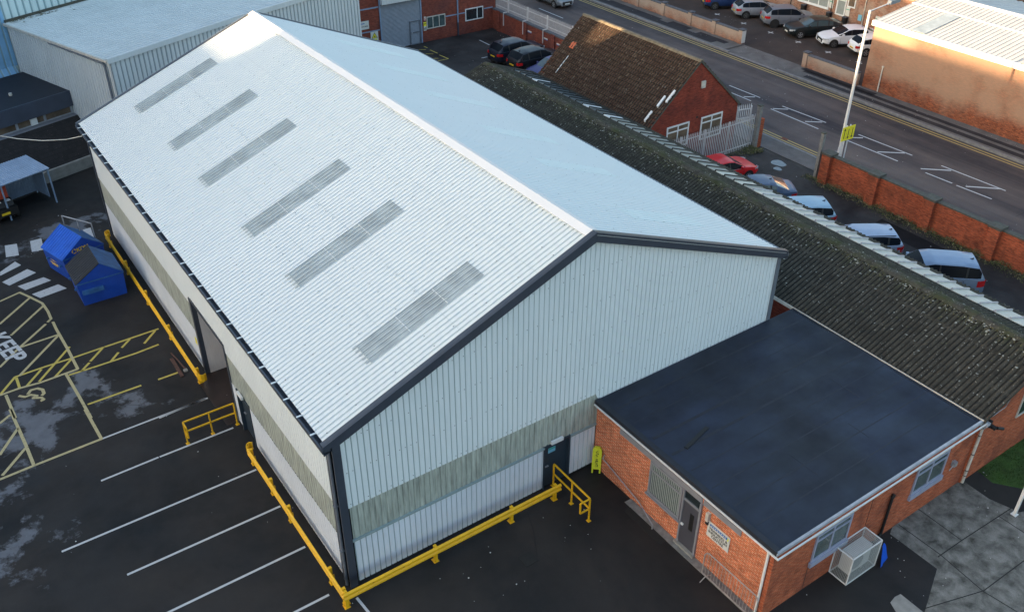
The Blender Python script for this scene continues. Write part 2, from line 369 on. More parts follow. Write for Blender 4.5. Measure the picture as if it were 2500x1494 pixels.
def sheet(name, poly, z, mat, kind='structure', label=None, cat=None):
    mb = MB(); mb.face([(p[0], p[1], z) for p in poly]); return tag(mb.build(name, mat), label, cat, kind=kind)
def rect(x0, y0, x1, y1): return [(x0, y0), (x1, y0), (x1, y1), (x0, y1)]
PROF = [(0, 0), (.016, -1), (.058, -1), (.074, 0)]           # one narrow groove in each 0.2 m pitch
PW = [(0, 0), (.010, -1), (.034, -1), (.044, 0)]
def corr(mb, T, ulen, v0, v1, pitch=.2, d=.03, prof=PROF, mi=(0, 1), u0=0.0):
    """box-profile sheet: u across the ribs, v along them; v0/v1 numbers or functions of u"""
    f0 = v0 if callable(v0) else (lambda u: v0); f1 = v1 if callable(v1) else (lambda u: v1)
    us = []; n = int(math.ceil(ulen/pitch))
    for k in range(n):
        for (a, b) in prof:
            u = u0+k*pitch+a*pitch/.2
            if u <= u0+ulen: us.append((u, b*d))
    us.append((u0+ulen, 0)); lo, hi = [], []
    for (u, h) in us:
        lo.append(len(mb.v)); mb.v.append(tuple(T((u, f0(u), h)))); hi.append(len(mb.v)); mb.v.append(tuple(T((u, f1(u), h))))
    for k in range(len(us)-1):
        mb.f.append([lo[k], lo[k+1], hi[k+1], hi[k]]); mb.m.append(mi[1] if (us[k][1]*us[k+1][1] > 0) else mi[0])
    return mb
def sine(mb, T, ulen, v0, v1, pitch=.2, d=.03, n=6, rows=1, lap=.02, u0=0.0, two=True):
    """corrugated sheet with lapped courses going down the slope"""
    cnt = int(ulen/pitch*n); L = (v1-v0)/rows
    for r in range(rows):
        a, b = v0+r*L, v0+(r+1)*L; i0 = len(mb.v)
        for k in range(cnt+1):
            u = u0+min(ulen, k*pitch/n); h = d*math.cos(2*math.pi*k/n)+(rnd.uniform(-.003, .003))
            mb.v.append(tuple(T((u, a, h+lap)))); mb.v.append(tuple(T((u, b+.0, h)))); 
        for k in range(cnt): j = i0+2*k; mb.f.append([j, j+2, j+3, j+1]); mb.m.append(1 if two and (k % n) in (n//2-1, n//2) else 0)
    return mb
def text(s, size, T, mat, name='lettering', parent=None, extrude=.004, align='CENTER', bold=0.0, spacing=1.0, lines=1.0):
    cu = bpy.data.curves.new('t', 'FONT'); cu.body = s; cu.size = size; cu.align_x = align; cu.align_y = 'CENTER'; cu.offset = bold; cu.space_character = spacing; cu.space_line = lines
    to = bpy.data.objects.new('t', cu); C.objects.link(to); bpy.context.view_layer.update()
    me = bpy.data.meshes.new_from_object(to); bpy.data.objects.remove(to); bpy.data.curves.remove(cu)
    for v in me.vertices: v.co = T((v.co.x, v.co.y, v.co.z+extrude))
    me.materials.clear(); me.materials.append(M[mat]); me.name = name
    o = bpy.data.objects.new(name, me); C.objects.link(o); o.parent = parent; return o
def window(parent, T, w, h, cols=2, rows=((0, 1),), fmat='white_pvc', gmat='glass', fw_=.06, depth=.05, sill=None, name='window'):
    """frame mesh with a pane sub-part, standing a little proud of the wall; T origin = lower left"""
    mb = MB(T)
    mb.box((0, 0, -.02), (w, fw_, depth)); mb.box((0, h-fw_, -.02), (w, h, depth)); mb.box((0, fw_, -.02), (fw_, h-fw_, depth)); mb.box((w-fw_, fw_, -.02), (w, h-fw_, depth))
    xs = cols if isinstance(cols, (list, tuple)) else [k/cols for k in range(1, cols)]
    for x in xs: mb.box((w*x-fw_*.45, fw_, -.02), (w*x+fw_*.45, h-fw_, depth-.004))
    for y in rows if isinstance(rows[0], float) else []: mb.box((fw_, h*y-fw_*.45, -.02), (w-fw_, h*y+fw_*.45, depth-.008))
    if sill: mb.box((-.05, -.07, -.02), (w+.05, -.003, depth+.06))
    f = mb.build(name, fmat, parent)
    g = MB(T); g.box((fw_*.5, fw_*.5, -.015), (w-fw_*.5, h-fw_*.5, depth-.03)); g.build('pane', gmat, f)
    return f

# ============================================================ GROUND AND ROADS
sheet('ground', rect(-300, -300, 300, 300), 0, 'asphalt')
sheet('side_yard_paving', rect(19.3, .0, 37.0, 46.5), .004, 'yard2')
sheet('side_yard_apron', rect(27.6, -30, 37.0, 0), .004, 'yard2')
sheet('road', rect(39.0, -80, 48.75, 140), .006, 'road')
sheet('car_park', rect(51.3, 19.9, 62.4, 80), .01, 'carpark')
mb = MB(); mb.box((48.95, -80, -.2), (51.3, 25.0, .13)); mb.box((48.95, 31.2, -.2), (51.3, 140, .13)); mb.box((48.95, 25.0, -.2), (51.3, 31.2, .03))
tag(mb.build('far_pavement', 'footway'), kind='structure')
mb = MB(); mb.box((48.75, -80, -.2), (48.947, 25.6, .15)); mb.box((48.75, 30.6, -.2), (48.947, 140, .15)); mb.box((48.75, 25.6, -.2), (48.947, 30.6, .04))
tag(mb.build('far_kerb', 'kerb'), kind='structure')
mb = MB(); mb.box((37.3, -80, -.2), (38.8, 140, .03)); tag(mb.build('near_pavement', 'footway'), kind='structure')
mb = MB(); mb.box((38.803, -80, -.2), (39.0, 140, .05)); tag(mb.build('near_kerb', 'kerb'), kind='structure')
mb = MB()
for (x0, y0, x1, y1) in ((49.2, 33, 49.9, 52), (49.9, 36.6, 50.6, 39), (49.9, 32.2, 50.5, 35.5), (49.9, 40.0, 50.3, 47), (49.25, -2, 49.75, 23.4), (50.1, -2, 50.55, 24.2), (50.4, 18.0, 50.95, 24.6)):
    mb.box((x0, y0, .131), (x1, y1, .1345))
tag(mb.build('footway_patches', 'footpatch'), kind='structure')
# paint
def stroke(mb, pts, w, z):
    pts = [Vector((p[0], p[1])) for p in pts]
    for a, b in zip(pts[:-1], pts[1:]):
        d = (b-a).normalized(); n = Vector((-d.y, d.x))*w/2; e = d*w*.2
        mb.face([(a.x-e.x-n.x, a.y-e.y-n.y, z), (b.x+e.x-n.x, b.y+e.y-n.y, z), (b.x+e.x+n.x, b.y+e.y+n.y, z), (a.x-e.x+n.x, a.y-e.y+n.y, z)]); z += .0006
def P(r, x, y):
    ox, oy, s = {'C': (1140, 0, 3.709), 'F': (1560, 180, 4.638), 'G': (1960, 260, 4.365), 'H': (0, 360, 4.364), 'I': (0, 680, 4.364), 'K': (400, 950, 2.7286), 'L': (0, 1000, 3.004), 'P': (1900, 1080, 3.585), 'W': (820, 0, 5.645), 'D': (1660, 0, 5.707), 'T': (1680, 360, 5.707), 'M': (820, 1000, 3.004)}[r]
    return G(ox+x/s, oy+y/s)
def marks(name, mat, w, z, lines, conv=True):
    mb = MB()
    for l in lines: stroke(mb, [P(*p) if isinstance(p[0], str) else p for p in l], w, z)
    return tag(mb.build(name, mat), kind='structure')
marks('bay_lines', 'paint_crisp', .09, .008, [
    [(-7.42, 6.91), (-.5, 6.93)], [(-5.87, 4.65), (-.5, 4.67)], [(-7.0, 2.38), (-.55, 2.42)], [(-6, .1), (-.75, .12)],
    [('L', 745, 520), ('L', 1160, 350)], [('L', 1175, 345), ('K', 460, 258)], [('L', 745, 215), ('K', 290, 60)],
    [('I', 2182, 1280), ('I', 1700, 1484)], [('M', 155, 1380), ('M', 240, 1484)]])
marks('hatch_lines_yellow', 'paint_yellow', .11, .008, [
    [('I', 0, 1240), ('I', 160, 1050), ('I', 480, 940), ('I', 780, 845), ('I', 1100, 735), ('I', 1400, 635), ('I', 1685, 538)],
    [('I', 740, 1028), ('I', 1000, 945), ('I', 1440, 800)], [('I', 1440, 800), ('I', 1685, 705)],
    [('I', 870, 985), ('I', 950, 900)], [('I', 965, 880), ('I', 1090, 745)], [('I', 1185, 880), ('I', 1260, 790)], [('I', 1300, 735), ('I', 1380, 650)], [('I', 1540, 690), ('I', 1650, 560)],
    [('I', 940, 1340), ('I', 1500, 1140)], [('I', 1690, 1075), ('I', 1900, 1000)],
    [('I', 175, 1060), ('I', 210, 1165)], [('I', 280, 1150), ('I', 440, 970)], [('I', 420, 1095), ('I', 740, 730), ], [('I', 590, 1045), ('I', 770, 850)]])
marks('hatch_lines_cream', 'paint_cream', .12, .0115, [
    [('I', 0, 245), ('I', 210, 150), ('I', 330, 205), ('I', 450, 265), ('I', 510, 350), ('I', 545, 430), ('I', 510, 465)], [('I', 565, 465), ('I', 600, 540), ('I', 640, 610), ('I', 720, 750), ('I', 830, 965), ('I', 430, 1110), ('I', 210, 1170), ('I', 0, 1245)],
    [('I', 0, 485), ('I', 320, 205)], [('I', 120, 605), ('I', 465, 290)], [('I', 0, 945), ('I', 200, 745), ('I', 485, 490)], [('I', 200, 740), ('I', 620, 600)],
    [('I', 210, 1035), ('I', 620, 610)], [('I', 705, 1020), ('I', 840, 1250), ('I', 970, 1484)], [('L', 625, 0), ('L', 745, 215), ('L', 250, 410), ('L', 5, 510)],
    [('I', 65, 1245), ('I', 165, 1484)], [('L', 75, 0), ('L', 190, 260), ('L', 250, 410)], [('L', 0, 100), ('L', 75, 40)], [('L', 0, 330), ('L', 130, 140)], [('L', 20, 480), ('L', 185, 285)]])
mb = MB()
arc = [(300, 1230), (330, 1190), (400, 1172), (455, 1185), (470, 1225), (450, 1245)]
stroke(mb, [P('I', *p) for p in arc], .13, .013); stroke(mb, [P('I', *p) for p in [(205, 1252), (270, 1262), (330, 1240), (400, 1250), (350, 1275), (440, 1270), (470, 1290), (440, 1305)]], .12, .014)
tag(mb.build('worn_letters', 'paint_cream'), kind='structure')
mb = MB()
for (x0, y0, x1, y1) in ((30.0, 13.2, 33, 13.9), (34.4, 2, 35.6, 6), (22.5, 40.5, 26, 43.4)):
    z = .0068; j = lambda: rnd.uniform(-.06, .06); mb.face([(x0+j(), y0+j(), z), (x1+j(), y0+j(), z), (x1+j(), y1+j(), z), (x0+j(), y1+j(), z)])
tag(mb.build('tarmac_repairs', asphalt('repair', (.006, .007, .009), (.014, .013, .013), .6, .6, False)), kind='structure')
mb = MB()
for (x, y, a, n) in ((-8, 1.5, .3, 14), (-3, 13.2, 2.6, 12), (4, -4.5, .9, 16), (1, -7, 2.2, 12), (-5.5, 20, .2, 12), (33, 24, 1.2, 12), (42, 2, .15, 20), (45.5, 30, 1.45, 18), (46.5, 12, 1.6, 22), (40.8, 24, 1.5, 20)):
    pts_ = [(x, y)]
    for k in range(n): a += rnd.uniform(-.5, .5)*.6; pts_.append((pts_[-1][0]+.3*math.cos(a), pts_[-1][1]+.3*math.sin(a)))
    stroke(mb, pts_, .018, .0085)
tag(mb.build('tarmac_cracks', 'joint'), kind='structure')
for k, (x, y, sx, sy, lb_) in enumerate(((40.1, 12.9, .7, .5, 'square iron cover in the near lane by the gate'), (5.2, -2.6, .5, .5, 'square iron cover in the tarmac before the gable wall'), (39.36, 16.3, .3, .45, 'iron gully grating on the near double yellow lines'))):
    mb = MB(); mb.box((x, y, .0), (x+sx, y+sy, .016)); tag(mb.build('drain_cover', ['kerb', 'joint', 'rust'][k]), lb_, 'drain cover')
# letters painted on the yard
a0, a1 = P('I', -60, 610), P('I', 190, 880); dr = (a1-a0).normalized(); dr.z = 0; dn = Vector((-dr.y, dr.x, 0))
ctr = (P('I', -20, 650)+P('I', 175, 850))/2+dr*-.12
text('KEEP', 1.15, lambda p: ctr+dr*p[0]*1.08+dn*p[1]*.95+Vector((0, 0, .013)), 'paint_white', 'painted_word', extrude=0, bold=.035).__setitem__('kind', 'structure')
mb = MB()
for q in (((0, 1330), (160, 1218), (225, 1255), (0, 1370)), ((22, 1437), (290, 1298), (385, 1335), (100, 1473)), ((188, 1520-40), (465, 1384), (545, 1418), (270, 1562-40)), ((340, 1565), (620, 1460), (712, 1502), (430, 1605)),
          ((50, 1048), (180, 1028), (202, 1150), (65, 1172)), ((320, 1000), (440, 970), (470, 1090), (340, 1115)), ((880, 880), (965, 855), (1005, 968), (960, 978))):
    mb.face([tuple(P('H', *p))[:2]+(.008,) for p in q])
tag(mb.build('zebra_bars', 'paint_white'), kind='structure')
mb = MB(); 
for x in (48.12, 48.45): mb.box((x-.05, -60, .009), (x+.05, 140, .0105))
for x in (39.22, 39.52): mb.box((x-.05, 12.5, .009), (x+.05, 140, .0105)); mb.box((x-.05, -60, .009), (x+.05, 10.5, .0105))
tag(mb.build('double_yellow_lines', 'paint_yroad'), kind='structure')
marks('road_centre_lines', 'paint_crisp', .10, .0105, [
    [(43.57, 25.4), (43.62, 22.46)], [(43.72, 20.44), (43.9, 16.8)], [(42.62, 24.6), (42.62, 22.4)], [(42.66, 20.55), (42.62, 16.38)], [(44.08, 14.24), (44.2, 10.26)], [(42.68, 14.3), (42.72, 10.25)],
    [(44.4, 8.29), (44.5, 4.14)], [(42.72, 8.24), (42.77, 6.5)], [(42.74, 6.16), (42.85, 4.0)], [(43.4, 49), (43.4, 45.4)], [(43.4, 35), (43.4, 32)]])
marks('road_hatch_bars', 'paint_crisp', .13, .0125, [[('F', 1190, 265), ('F', 1310, 268)], [('F', 1520, 400), ('F', 1685, 407)], [('F', 1885, 545), ('F', 2070, 553)], [('G', 520, 335), ('G', 635, 338)], [('G', 800, 487), ('G', 1080, 500)], [('G', 1260, 667), ('G', 1575, 685)], [('G', 1740, 855), ('G', 2110, 880)]])
marks('side_yard_lines', 'paint_white', .1, .010, [[('W', 1980, 560), ('W', 2115, 625)], [('W', 2010, 805), ('W', 2085, 790)]])
marks('side_yard_box', 'paint_yellow', .09, .010, [[('W', 1215, 645), ('W', 1260, 665)], [('W', 1150, 690), ('W', 1240, 690)], [('W', 1300, 695), ('W', 1400, 740)], [('W', 1430, 765), ('W', 1550, 815), ('W', 1410, 845)], [('W', 1240, 748), ('W', 1340, 750)], [('W', 1350, 812), ('W', 1410, 808)]])
mb = MB()
for (y, s) in ((38.6, 1), (35.4, 1), (32.3, 1), (29.3, 1), (26.2, 1), (23.2, 1)):
    mb.box((55.3, y-.05, .013), (55.9, y+.05, .0145)); mb.box((55.55, y-.3, .0146), (55.65, y+.3, .0155))
tag(mb.build('car_park_ticks', 'paint_crisp'), kind='structure')
# concrete slabs, grass, earth (lower right)
A, B_ = (15.6, -8.42), (40, -8.42)
sheet('concrete_yard', [(16.9, -8.42), (20.95, -8.42), (21.2, -10.6), (23.5, -11.4), (24, -22), (12, -22), (13.2, -14.2), (14.6, -11.3), (16.5, -10.46), (16.5, -8.6)], .006, 'concrete')
mb = MB()
for l in ([(18.35, -8.45), (18.27, -10.19)], [(16.95, -10.2), (18.3, -10.19), (20.43, -10.27), (23.4, -10.4)], [(17.12, -10.17), (17.1, -8.5)], [(17.12, -10.17), (16.95, -11.89), (17.2, -14), (17, -18)], [(16.95, -11.89), (19.21, -11.94), (22.8, -12)], [(19.21, -11.94), (19.3, -14.5)], [(20.43, -10.27), (20.4, -11.9)], [(14.7, -11.2), (16.95, -11.89)]):
    stroke(mb, [(p[0]+rnd.uniform(-.03, .03), p[1]+rnd.uniform(-.03, .03)) for p in l], .035, .0095)
tag(mb.build('slab_joints', 'joint'), kind='structure')
sheet('pale_slab', [P('P', 1070, 1325), P('P', 1020, 1350), P('P', 980, 1400), P('P', 1100, 1600), P('P', 1290, 1500)], .011, 'concrete_light')
sheet('earth_strip', [(20.95, -8.42), (21.9, -8.42), (21.75, -9.2), (23.4, -11.3), (21.2, -10.6), (20.9, -9.6)], .009, 'joint')
sheet('grass_plot', [(21.9, -8.42), (27.5, -8.42), (27.5, -16), (24.2, -14), (23.4, -11.3), (21.75, -9.2)], .01, 'grass')
mb = MB()
for k in range(7000):
    x = rnd.uniform(21.8, 26.5); y = rnd.uniform(-12.5, -8.45)
    if y < -9.2 and x < 21.75+(-9.2-y)*.8: continue
    h = rnd.uniform(.03, .09); a = rnd.uniform(0, 6.3); dx, dy = .012*math.cos(a), .012*math.sin(a)
    mb.face([(x-dx, y-dy, .01), (x+dx, y+dy, .01), (x+rnd.uniform(-.03, .03), y+rnd.uniform(-.03, .03), h)])
tag(mb.build('grass_blades', 'grass'), 'short green grass growing beside the long brick building', 'grass', kind='stuff')
mb = MB()                                                     # litter and leaves blown about
for (x0, y0, x1, y1, n) in ((-11, -4, 10, 12, 22), (2, -9, 9.5, -1, 18), (30, -4, 36.5, 45, 60), (12, -12, 22, -8.6, 26), (39, 0, 48, 40, 60), (52, 22, 62, 40, 50), (49.2, 5, 51, 50, 40), (-6, 28, -1, 34, 20), (11, -8, 20, 0, 0), (35.6, 37, 37, 46, 22)):
    for k in range(n):
        x, y, s = rnd.uniform(x0, x1), rnd.uniform(y0, y1), rnd.choice((.012, .014, .018, .03)); z = .15 if 49 < x < 51.2 else .016
        a = rnd.uniform(0, 3); c, d = math.cos(a)*s, math.sin(a)*s
        mb.prism([(x-c, y-d, z), (x+d, y-c, z), (x+c*.8, y+d*.8, z), (x-d, y+c, z)], (0, 0, .01))
tag(mb.build('litter_scraps', 'litter'), 'scattered pale scraps of litter across the paving', 'litter', kind='stuff')
mb = MB()
for (px, py, rx, ry) in ((36.35, 14.2, .38, .55), (35.7, 13.7, .22, .3)):
    mb.face([(px+rx*math.cos(t)*(1+.15*math.sin(3*t)), py+ry*math.sin(t)*(1+.1*math.cos(2*t)), .008) for t in [k*math.pi/12 for k in range(24)]])
tag(mb.build('puddle', 'puddle'), kind='structure')

# ============================================================ MAIN WAREHOUSE
HE, HR, W_, L_ = 6.36, 10.25, 18.97, 28.14
KS = (HR-HE)/9.69
wh = empty('warehouse', (0, 0, 0), label='large warehouse in pale corrugated cladding with dark grey trim and skylights', cat='warehouse')
TL = frame((0, 0, 0), (0, -1, 0), (0, 0, 1))                  # left wall: u = -y, normal -x
def TLy(y0): return frame((0, y0, 0), (0, -1, 0), (0, 0, 1))
TG = frame((0, 0, 0), (1, 0, 0), (0, 0, 1))                   # gable: u = x, normal -y
gz = lambda u: HE+KS*min(u+.2, W_+.2-u)-.12
mb = MB(); corr(mb, TG, W_-.2, lambda u: 3.45 if u < 10.16 else 3.12, gz, u0=.2, prof=PW); 
for zr_ in (3.6, 4.9, 6.2, 7.5, 8.8):
    u = .36
    while u < W_-.3:
        if zr_ < gz(u)-.2:
            a = .014; zz = zr_+rnd.uniform(-.01, .01); mb.T = TG; mb.face([(u-a, zz-a, .004), (u+a, zz-a, .004), (u+a, zz+a, .004), (u-a, zz+a, .004)], 2)
        u += .2*rnd.choice((1, 2, 2, 3))
for u in (4.2, 8.4, 12.6, 16.8): mb.face([(u, 3.46, .003), (u+.008, 3.46, .003), (u+.008, gz(u)-.05, .003), (u, gz(u)-.05, .003)], 1)
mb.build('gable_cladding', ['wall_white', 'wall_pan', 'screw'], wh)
mb = MB(); corr(mb, TG, 7.48, .08, 2.03, u0=.3, prof=PW); corr(mb, TG, 1.15, .12, 2.03, u0=8.98, prof=PW); mb.build('lower_gable_cladding', ['wall_lower', 'wall_pan'], wh)
mb = MB(); corr(mb, frame((0, .012, 0), (1, 0, 0), (0, 0, 1)), 9.9, 2.0, 3.48, u0=.3, d=.03); mb.build('translucent_band', ['grp', 'grp'], wh)
mb = MB(); 
mb.box((.25, -.045, 1.98), (7.8, .02, 2.06)); mb.box((8.95, -.045, 1.98), (10.15, .02, 2.06)); mb.build('drip_trim', 'wall_pan', wh)
mb = MB(); mb.box((.0, .03, 0), (7.72, .12, .1)); mb.box((8.98, .03, 0), (10.15, .12, .1)); mb.box((.03, 9.2+.2, 0), (.12, 9.95, .1)); mb.box((.03, .1, 0), (.12, 8.0, .1)); mb.box((.03, 13.95, 0), (.12, L_, .1)); mb.build('plinth', 'black', wh)
# left wall
mb = MB(); corr(mb, TLy(L_-.1), L_-.5, 3.82, HE-.1, prof=PW); corr(mb, TLy(9.9), 9.5, 3.45, 3.82, prof=PW); corr(mb, TLy(L_-.1), L_-14.0, 3.45, 3.82, prof=PW); mb.build('side_cladding', ['wall_white', 'wall_pan'], wh)
mb = MB(); corr(mb, TLy(L_-.1), L_-14.0, .1, 2.03, prof=PW); corr(mb, TLy(9.9), .5, .1, 2.03, prof=PW); corr(mb, TLy(8.0), 7.6, .1, 2.03, prof=PW); mb.build('lower_side_cladding', ['wall_lower', 'wall_pan'], wh)
mb = MB(); T1 = lambda y0: frame((.012, y0, 0), (0, -1, 0), (0, 0, 1))
corr(mb, T1(L_-.1), L_-14.0, 2.0, 3.48); corr(mb, T1(9.9), 9.5, 2.0, 3.48); mb.build('side_translucent_band', ['grp', 'grp'], wh)
# loading opening
lo = MB(); lo.box((-.03, 13.66, 0), (.18, 13.9, 3.8)); lo.box((-.03, 9.86, 0), (.12, 9.98, 3.8)); lo.box((-.03, 9.98, 3.72), (.18, 13.66, 3.86)); lo.build('loading_door_frame', 'trim_dark', wh)
lo = MB(); corr(lo, frame((.18, 13.64, 0), (1, 0, 0), (0, 0, 1)), 2.6, .15, 3.75, pitch=.38, d=.04); lo.box((2.8, 9.9, 0), (2.86, 13.7, 3.8)); lo.box((.2, 9.84, 0), (2.8, 9.9, 3.8)); lo.box((.16, 13.645, 0), (2.8, 13.7, 3.8)); lo.build('loading_bay_lining', ['lining', 'black'], wh)
lo = MB(); lo.box((-.5, 9.95, .003), (2.8, 13.62, .0065)); lo.build('loading_bay_floor', simple('floor_brown', (.035, .022, .018), .35, 0, .5, .8), wh)
# doors
def pdoor(T, w, h, name='door'):
    f = MB(T); f.box((0, 0, -.3), (.07, h, .03)); f.box((w-.07, 0, -.3), (w, h, .03)); f.box((.07, h-.07, -.3), (w-.07, h, .03)); d = f.build('door_frame', 'door_dark', wh)
    f = MB(T); f.box((.07, 0, -.16), (w-.07, h-.07, -.11)); dd = f.build('door', 'door_dark', wh)
    f = MB(T); f.box((w*.14, .95, -.11), (w*.26, .99, -.06)); f.build('handle', 'galv', dd)
    return dd
d1 = pdoor(frame((7.76, 0, 0), (1, 0, 0), (0, 0, 1)), 1.2, 2.08)
s = MB(frame((7.76, 0, 0), (1, 0, 0), (0, 0, 1))); s.box((.3, 1.55, -.108), (.62, 1.78, -.1)); s.build('door_sign', 'lightblue', d1)
s = MB(frame((7.76, 0, 0), (1, 0, 0), (0, 0, 1))); s.box((.32, 1.7, -.0995), (.6, 1.76, -.097)); s.build('sign_stripe', 'green_sign', d1)
d2 = pdoor(frame((0, 9.37, 0), (0, -1, 0), (0, 0, 1)), 1.33, 2.08)
mb = MB(frame((8.05, 0, 2.12), (1, 0, 0), (0, 0, 1))); mb.box((0, 0, .03), (.52, .14, .12)); mb.build('bulkhead_lamp', 'white_pvc', wh)
mb = MB(frame((0, 9.0, 2.1), (0, -1, 0), (0, 0, 1))); mb.box((0, 0, .03), (.5, .13, .12)); mb.build('bulkhead_lamp', 'white_pvc', wh)
mb = MB(frame((-.0, 14.35, 1.25), (0, -1, 0), (0, 0, 1))); mb.box((0, 0, .004), (.22, .3, .02)); mb.build('hazard_label', 'yellow_sign', wh)
# corner trims, verge, gutter
mb = MB(); mb.box((-.02, -.06, 0), (.24, .02, HE-.1)); mb.build('corner_trim', 'trim_dark', wh)
mb = MB(); mb.box((-.05, .28, 0), (.02, .44, HE-.15)); mb.build('corner_trim', 'trim_dark', wh)
mb = MB(); mb.box((W_-.06, -.05, 2.9), (W_+.12, .1, HE-.1)); mb.build('corner_trim', 'trim_grey', wh)
mb = MB(); mb.box((-.05, L_-.02, 0), (.14, L_+.14, HE-.1)); mb.build('corner_trim', 'trim_dark', wh)
mb = MB(); mb.cyl((-.06, .16, 0), (-.06, .16, HE-.1), .05); mb.box((-.14, .1, 3.6), (0, .22, 3.66)); mb.box((-.14, .1, 1.6), (0, .22, 1.66)); mb.build('downpipe', 'trim_grey', wh)
def vert(x0, z0, x1, z1, y, name='verge_trim', th=.28, mat='trim_dark'):
    m_ = MB(); m_.prism([(x0, y, z0-th), (x1, y, z1-th), (x1, y, z1+.07), (x0, y, z0+.07)], (0, -.05, 0))
    m_.prism([(x0, y+.17, z0+.04), (x1, y+.17, z1+.04), (x1, y+.17, z1+.075), (x0, y+.17, z0+.075)], (0, -.165, 0)); return m_.build(name, mat, wh)
vert(-.32, HE-.03, 9.49, HR, -.12); vert(9.495, HR, W_+.32, HE-.03, -.12); 
m_ = MB(); m_.prism([(-.32, L_+.15, HE-.3), (9.49, L_+.15, HR-.28), (9.49, L_+.15, HR+.07), (-.32, L_+.15, HE+.04)], (0, .05, 0)); m_.build('verge_trim', 'trim_grey', wh)
m_ = MB(); m_.prism([(9.495, L_+.15, HR-.28), (W_+.3, L_+.15, HE-.3), (W_+.3, L_+.15, HE+.04), (9.495, L_+.15, HR+.07)], (0, .05, 0)); m_.build('verge_trim', 'trim_grey', wh)
m_ = MB(); y0 = -.17
m_.box((-.36, y0, HE-.2), (-.31, L_+.2, HE-.06)); m_.box((-.31, y0, HE-.22), (-.1, L_+.2, HE-.18)); m_.box((-.1, y0, HE-.2), (-.06, L_+.2, HE-.08))
m_.build('gutter', 'trim_dark', wh)
for k in range(29): y = .6+k*.97; m_ = MB(); m_.box((-.37, y, HE-.058), (-.08, y+.05, HE-.03)); m_.build('gutter_strap', 'wall_white', wh)
m_ = MB(); m_.box((W_+.3, y0, HE-.2), (W_+.36, L_+.2, HE-.06)); m_.box((W_+.06, y0, HE-.22), (W_+.3, L_+.2, HE-.18)); m_.build('gutter', 'trim_grey', wh)
# roof slopes
sl_ = math.hypot(9.69, HR-HE); ca, sa = 9.69/sl_, (HR-HE)/sl_
TRL = frame((-.2, L_+.18, HE), (0, -1, 0), (ca, 0, sa)); TRR = frame((W_+.2, -.18, HE), (0, 1, 0), (-ca, 0, sa))
def screws(mb, T, rows, step, u1):
    for v in rows:
        u = rnd.uniform(.1, .5)
        while u < u1:
            mb.box
            a = .018; p = [T((u-a, v-a, .006)), T((u+a, v-a, .006)), T((u+a, v+a, .006)), T((u-a, v+a, .006))]
            i = len(mb.v); mb.v += [tuple(q) for q in p]; mb.f.append([i, i+1, i+2, i+3]); mb.m.append(2); u += step*rnd.choice((1, 1, 2))
rows_ = [.25, 1.4, 2.9, 4.3, 5.15, 6.4, 7.7, 9.0, 10.1]
for T, nm in ((TRL, 'roof_slope'), (TRR, 'roof_slope')):
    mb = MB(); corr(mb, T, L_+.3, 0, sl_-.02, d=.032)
    screws(mb, T, rows_, .6, L_)
    for k in range(3 if T is TRL else 0): mb.T = T; v_ = (3.5, 5.2, 8.2)[k]; mb.face([(0, v_, .003), (L_+.3, v_, .003), (L_+.3, v_+.007, .003), (0, v_+.007, .003)], 1)
    mb.build(nm, ['roof_white', 'roof_pan_shade', 'screw'], wh)
m_ = MB(); m_.prism([(9.49-.28, -.1, HR-.28*KS+.045), (9.49, -.1, HR+.06), (9.49, -.1, HR+.075), (9.49-.28, -.1, HR-.28*KS+.06)], (0, L_+.25, 0)); m_.prism([(9.49, -.1, HR+.06), (9.49+.28, -.1, HR-.28*KS+.045), (9.49+.28, -.1, HR-.28*KS+.06), (9.49, -.1, HR+.075)], (0, L_+.25, 0)); m_.build('ridge_cap', 'cap_white', wh)
for (yc, x0, x1) in ((25.9, 2.3, 6.3), (20.65, 2.3, 6.3), (16.42, 2.25, 6.33), (11.35, 2.2, 6.35), (7.16, 2.18, 6.36), (2.08, 2.2, 6.35)):
    v0, v1 = (x0+.2)/ca, (x1+.2)/ca; u = L_+.18-yc
    mb = MB(lambda p: TRL(p)); Tk = lambda p: TRL((p[0], p[1], p[2]+.014))
    corr(mb := MB(), Tk, 1.0, v0, v1, u0=round((u-.5)/.2)*.2, d=-.03, prof=PW); sk = mb.build('skylight', ['grp_roof', 'grp_line'], wh)
    uu = round((u-.5)/.2)*.2
    for q in (.34, .67): b2 = MB(Tk); b2.box((uu-.02, v0+q*(v1-v0)-.012, .004), (uu+1.02, v0+q*(v1-v0)+.012, .012)); b2.build('lap_strip', 'roof_white', sk)
    b2 = MB(Tk); b2.box((uu-.03, v0-.02, .004), (uu+1.03, v0+.01, .016))
    for k in range(5): b2.box((uu-.03+k*.22, v0-.16, -.008), (uu+.05+k*.22, v0-.005, .0045))
    b2.build('flashed_end', 'grp_roof', sk)
for (yc) in (25.4, 20.9, 16.5, 11.45, 7.45, 2.3):
    v0, v1 = (W_+.2-16.7)/ca, (W_+.2-12.9)/ca; u = yc+.18; uu = round((u-.5)/.2)*.2
    Tk = lambda p: TRR((p[0], p[1], p[2]+.004))
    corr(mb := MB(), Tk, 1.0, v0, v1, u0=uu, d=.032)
    for k in range(9):
        for uk in (uu-.03, uu+1.03): v_ = v0+k*(v1-v0)/8; a = .017; mb.T = Tk; mb.face([(uk-a, v_-a, .005), (uk+a, v_-a, .005), (uk+a, v_+a, .005), (uk-a, v_+a, .005)], 2)
    mb.build('skylight', ['grp_right', 'roof_pan_shade', 'screw'], wh)
mb = MB(); mb.box((.1, L_, 0), (W_-.02, L_+.1, HE-.1)); mb.prism([(0, L_+.01, HE-.1), (W_, L_+.01, HE-.1), (9.49, L_+.01, HR-.15)], (0, .08, 0)); mb.build('back_wall', 'wall_white', wh)
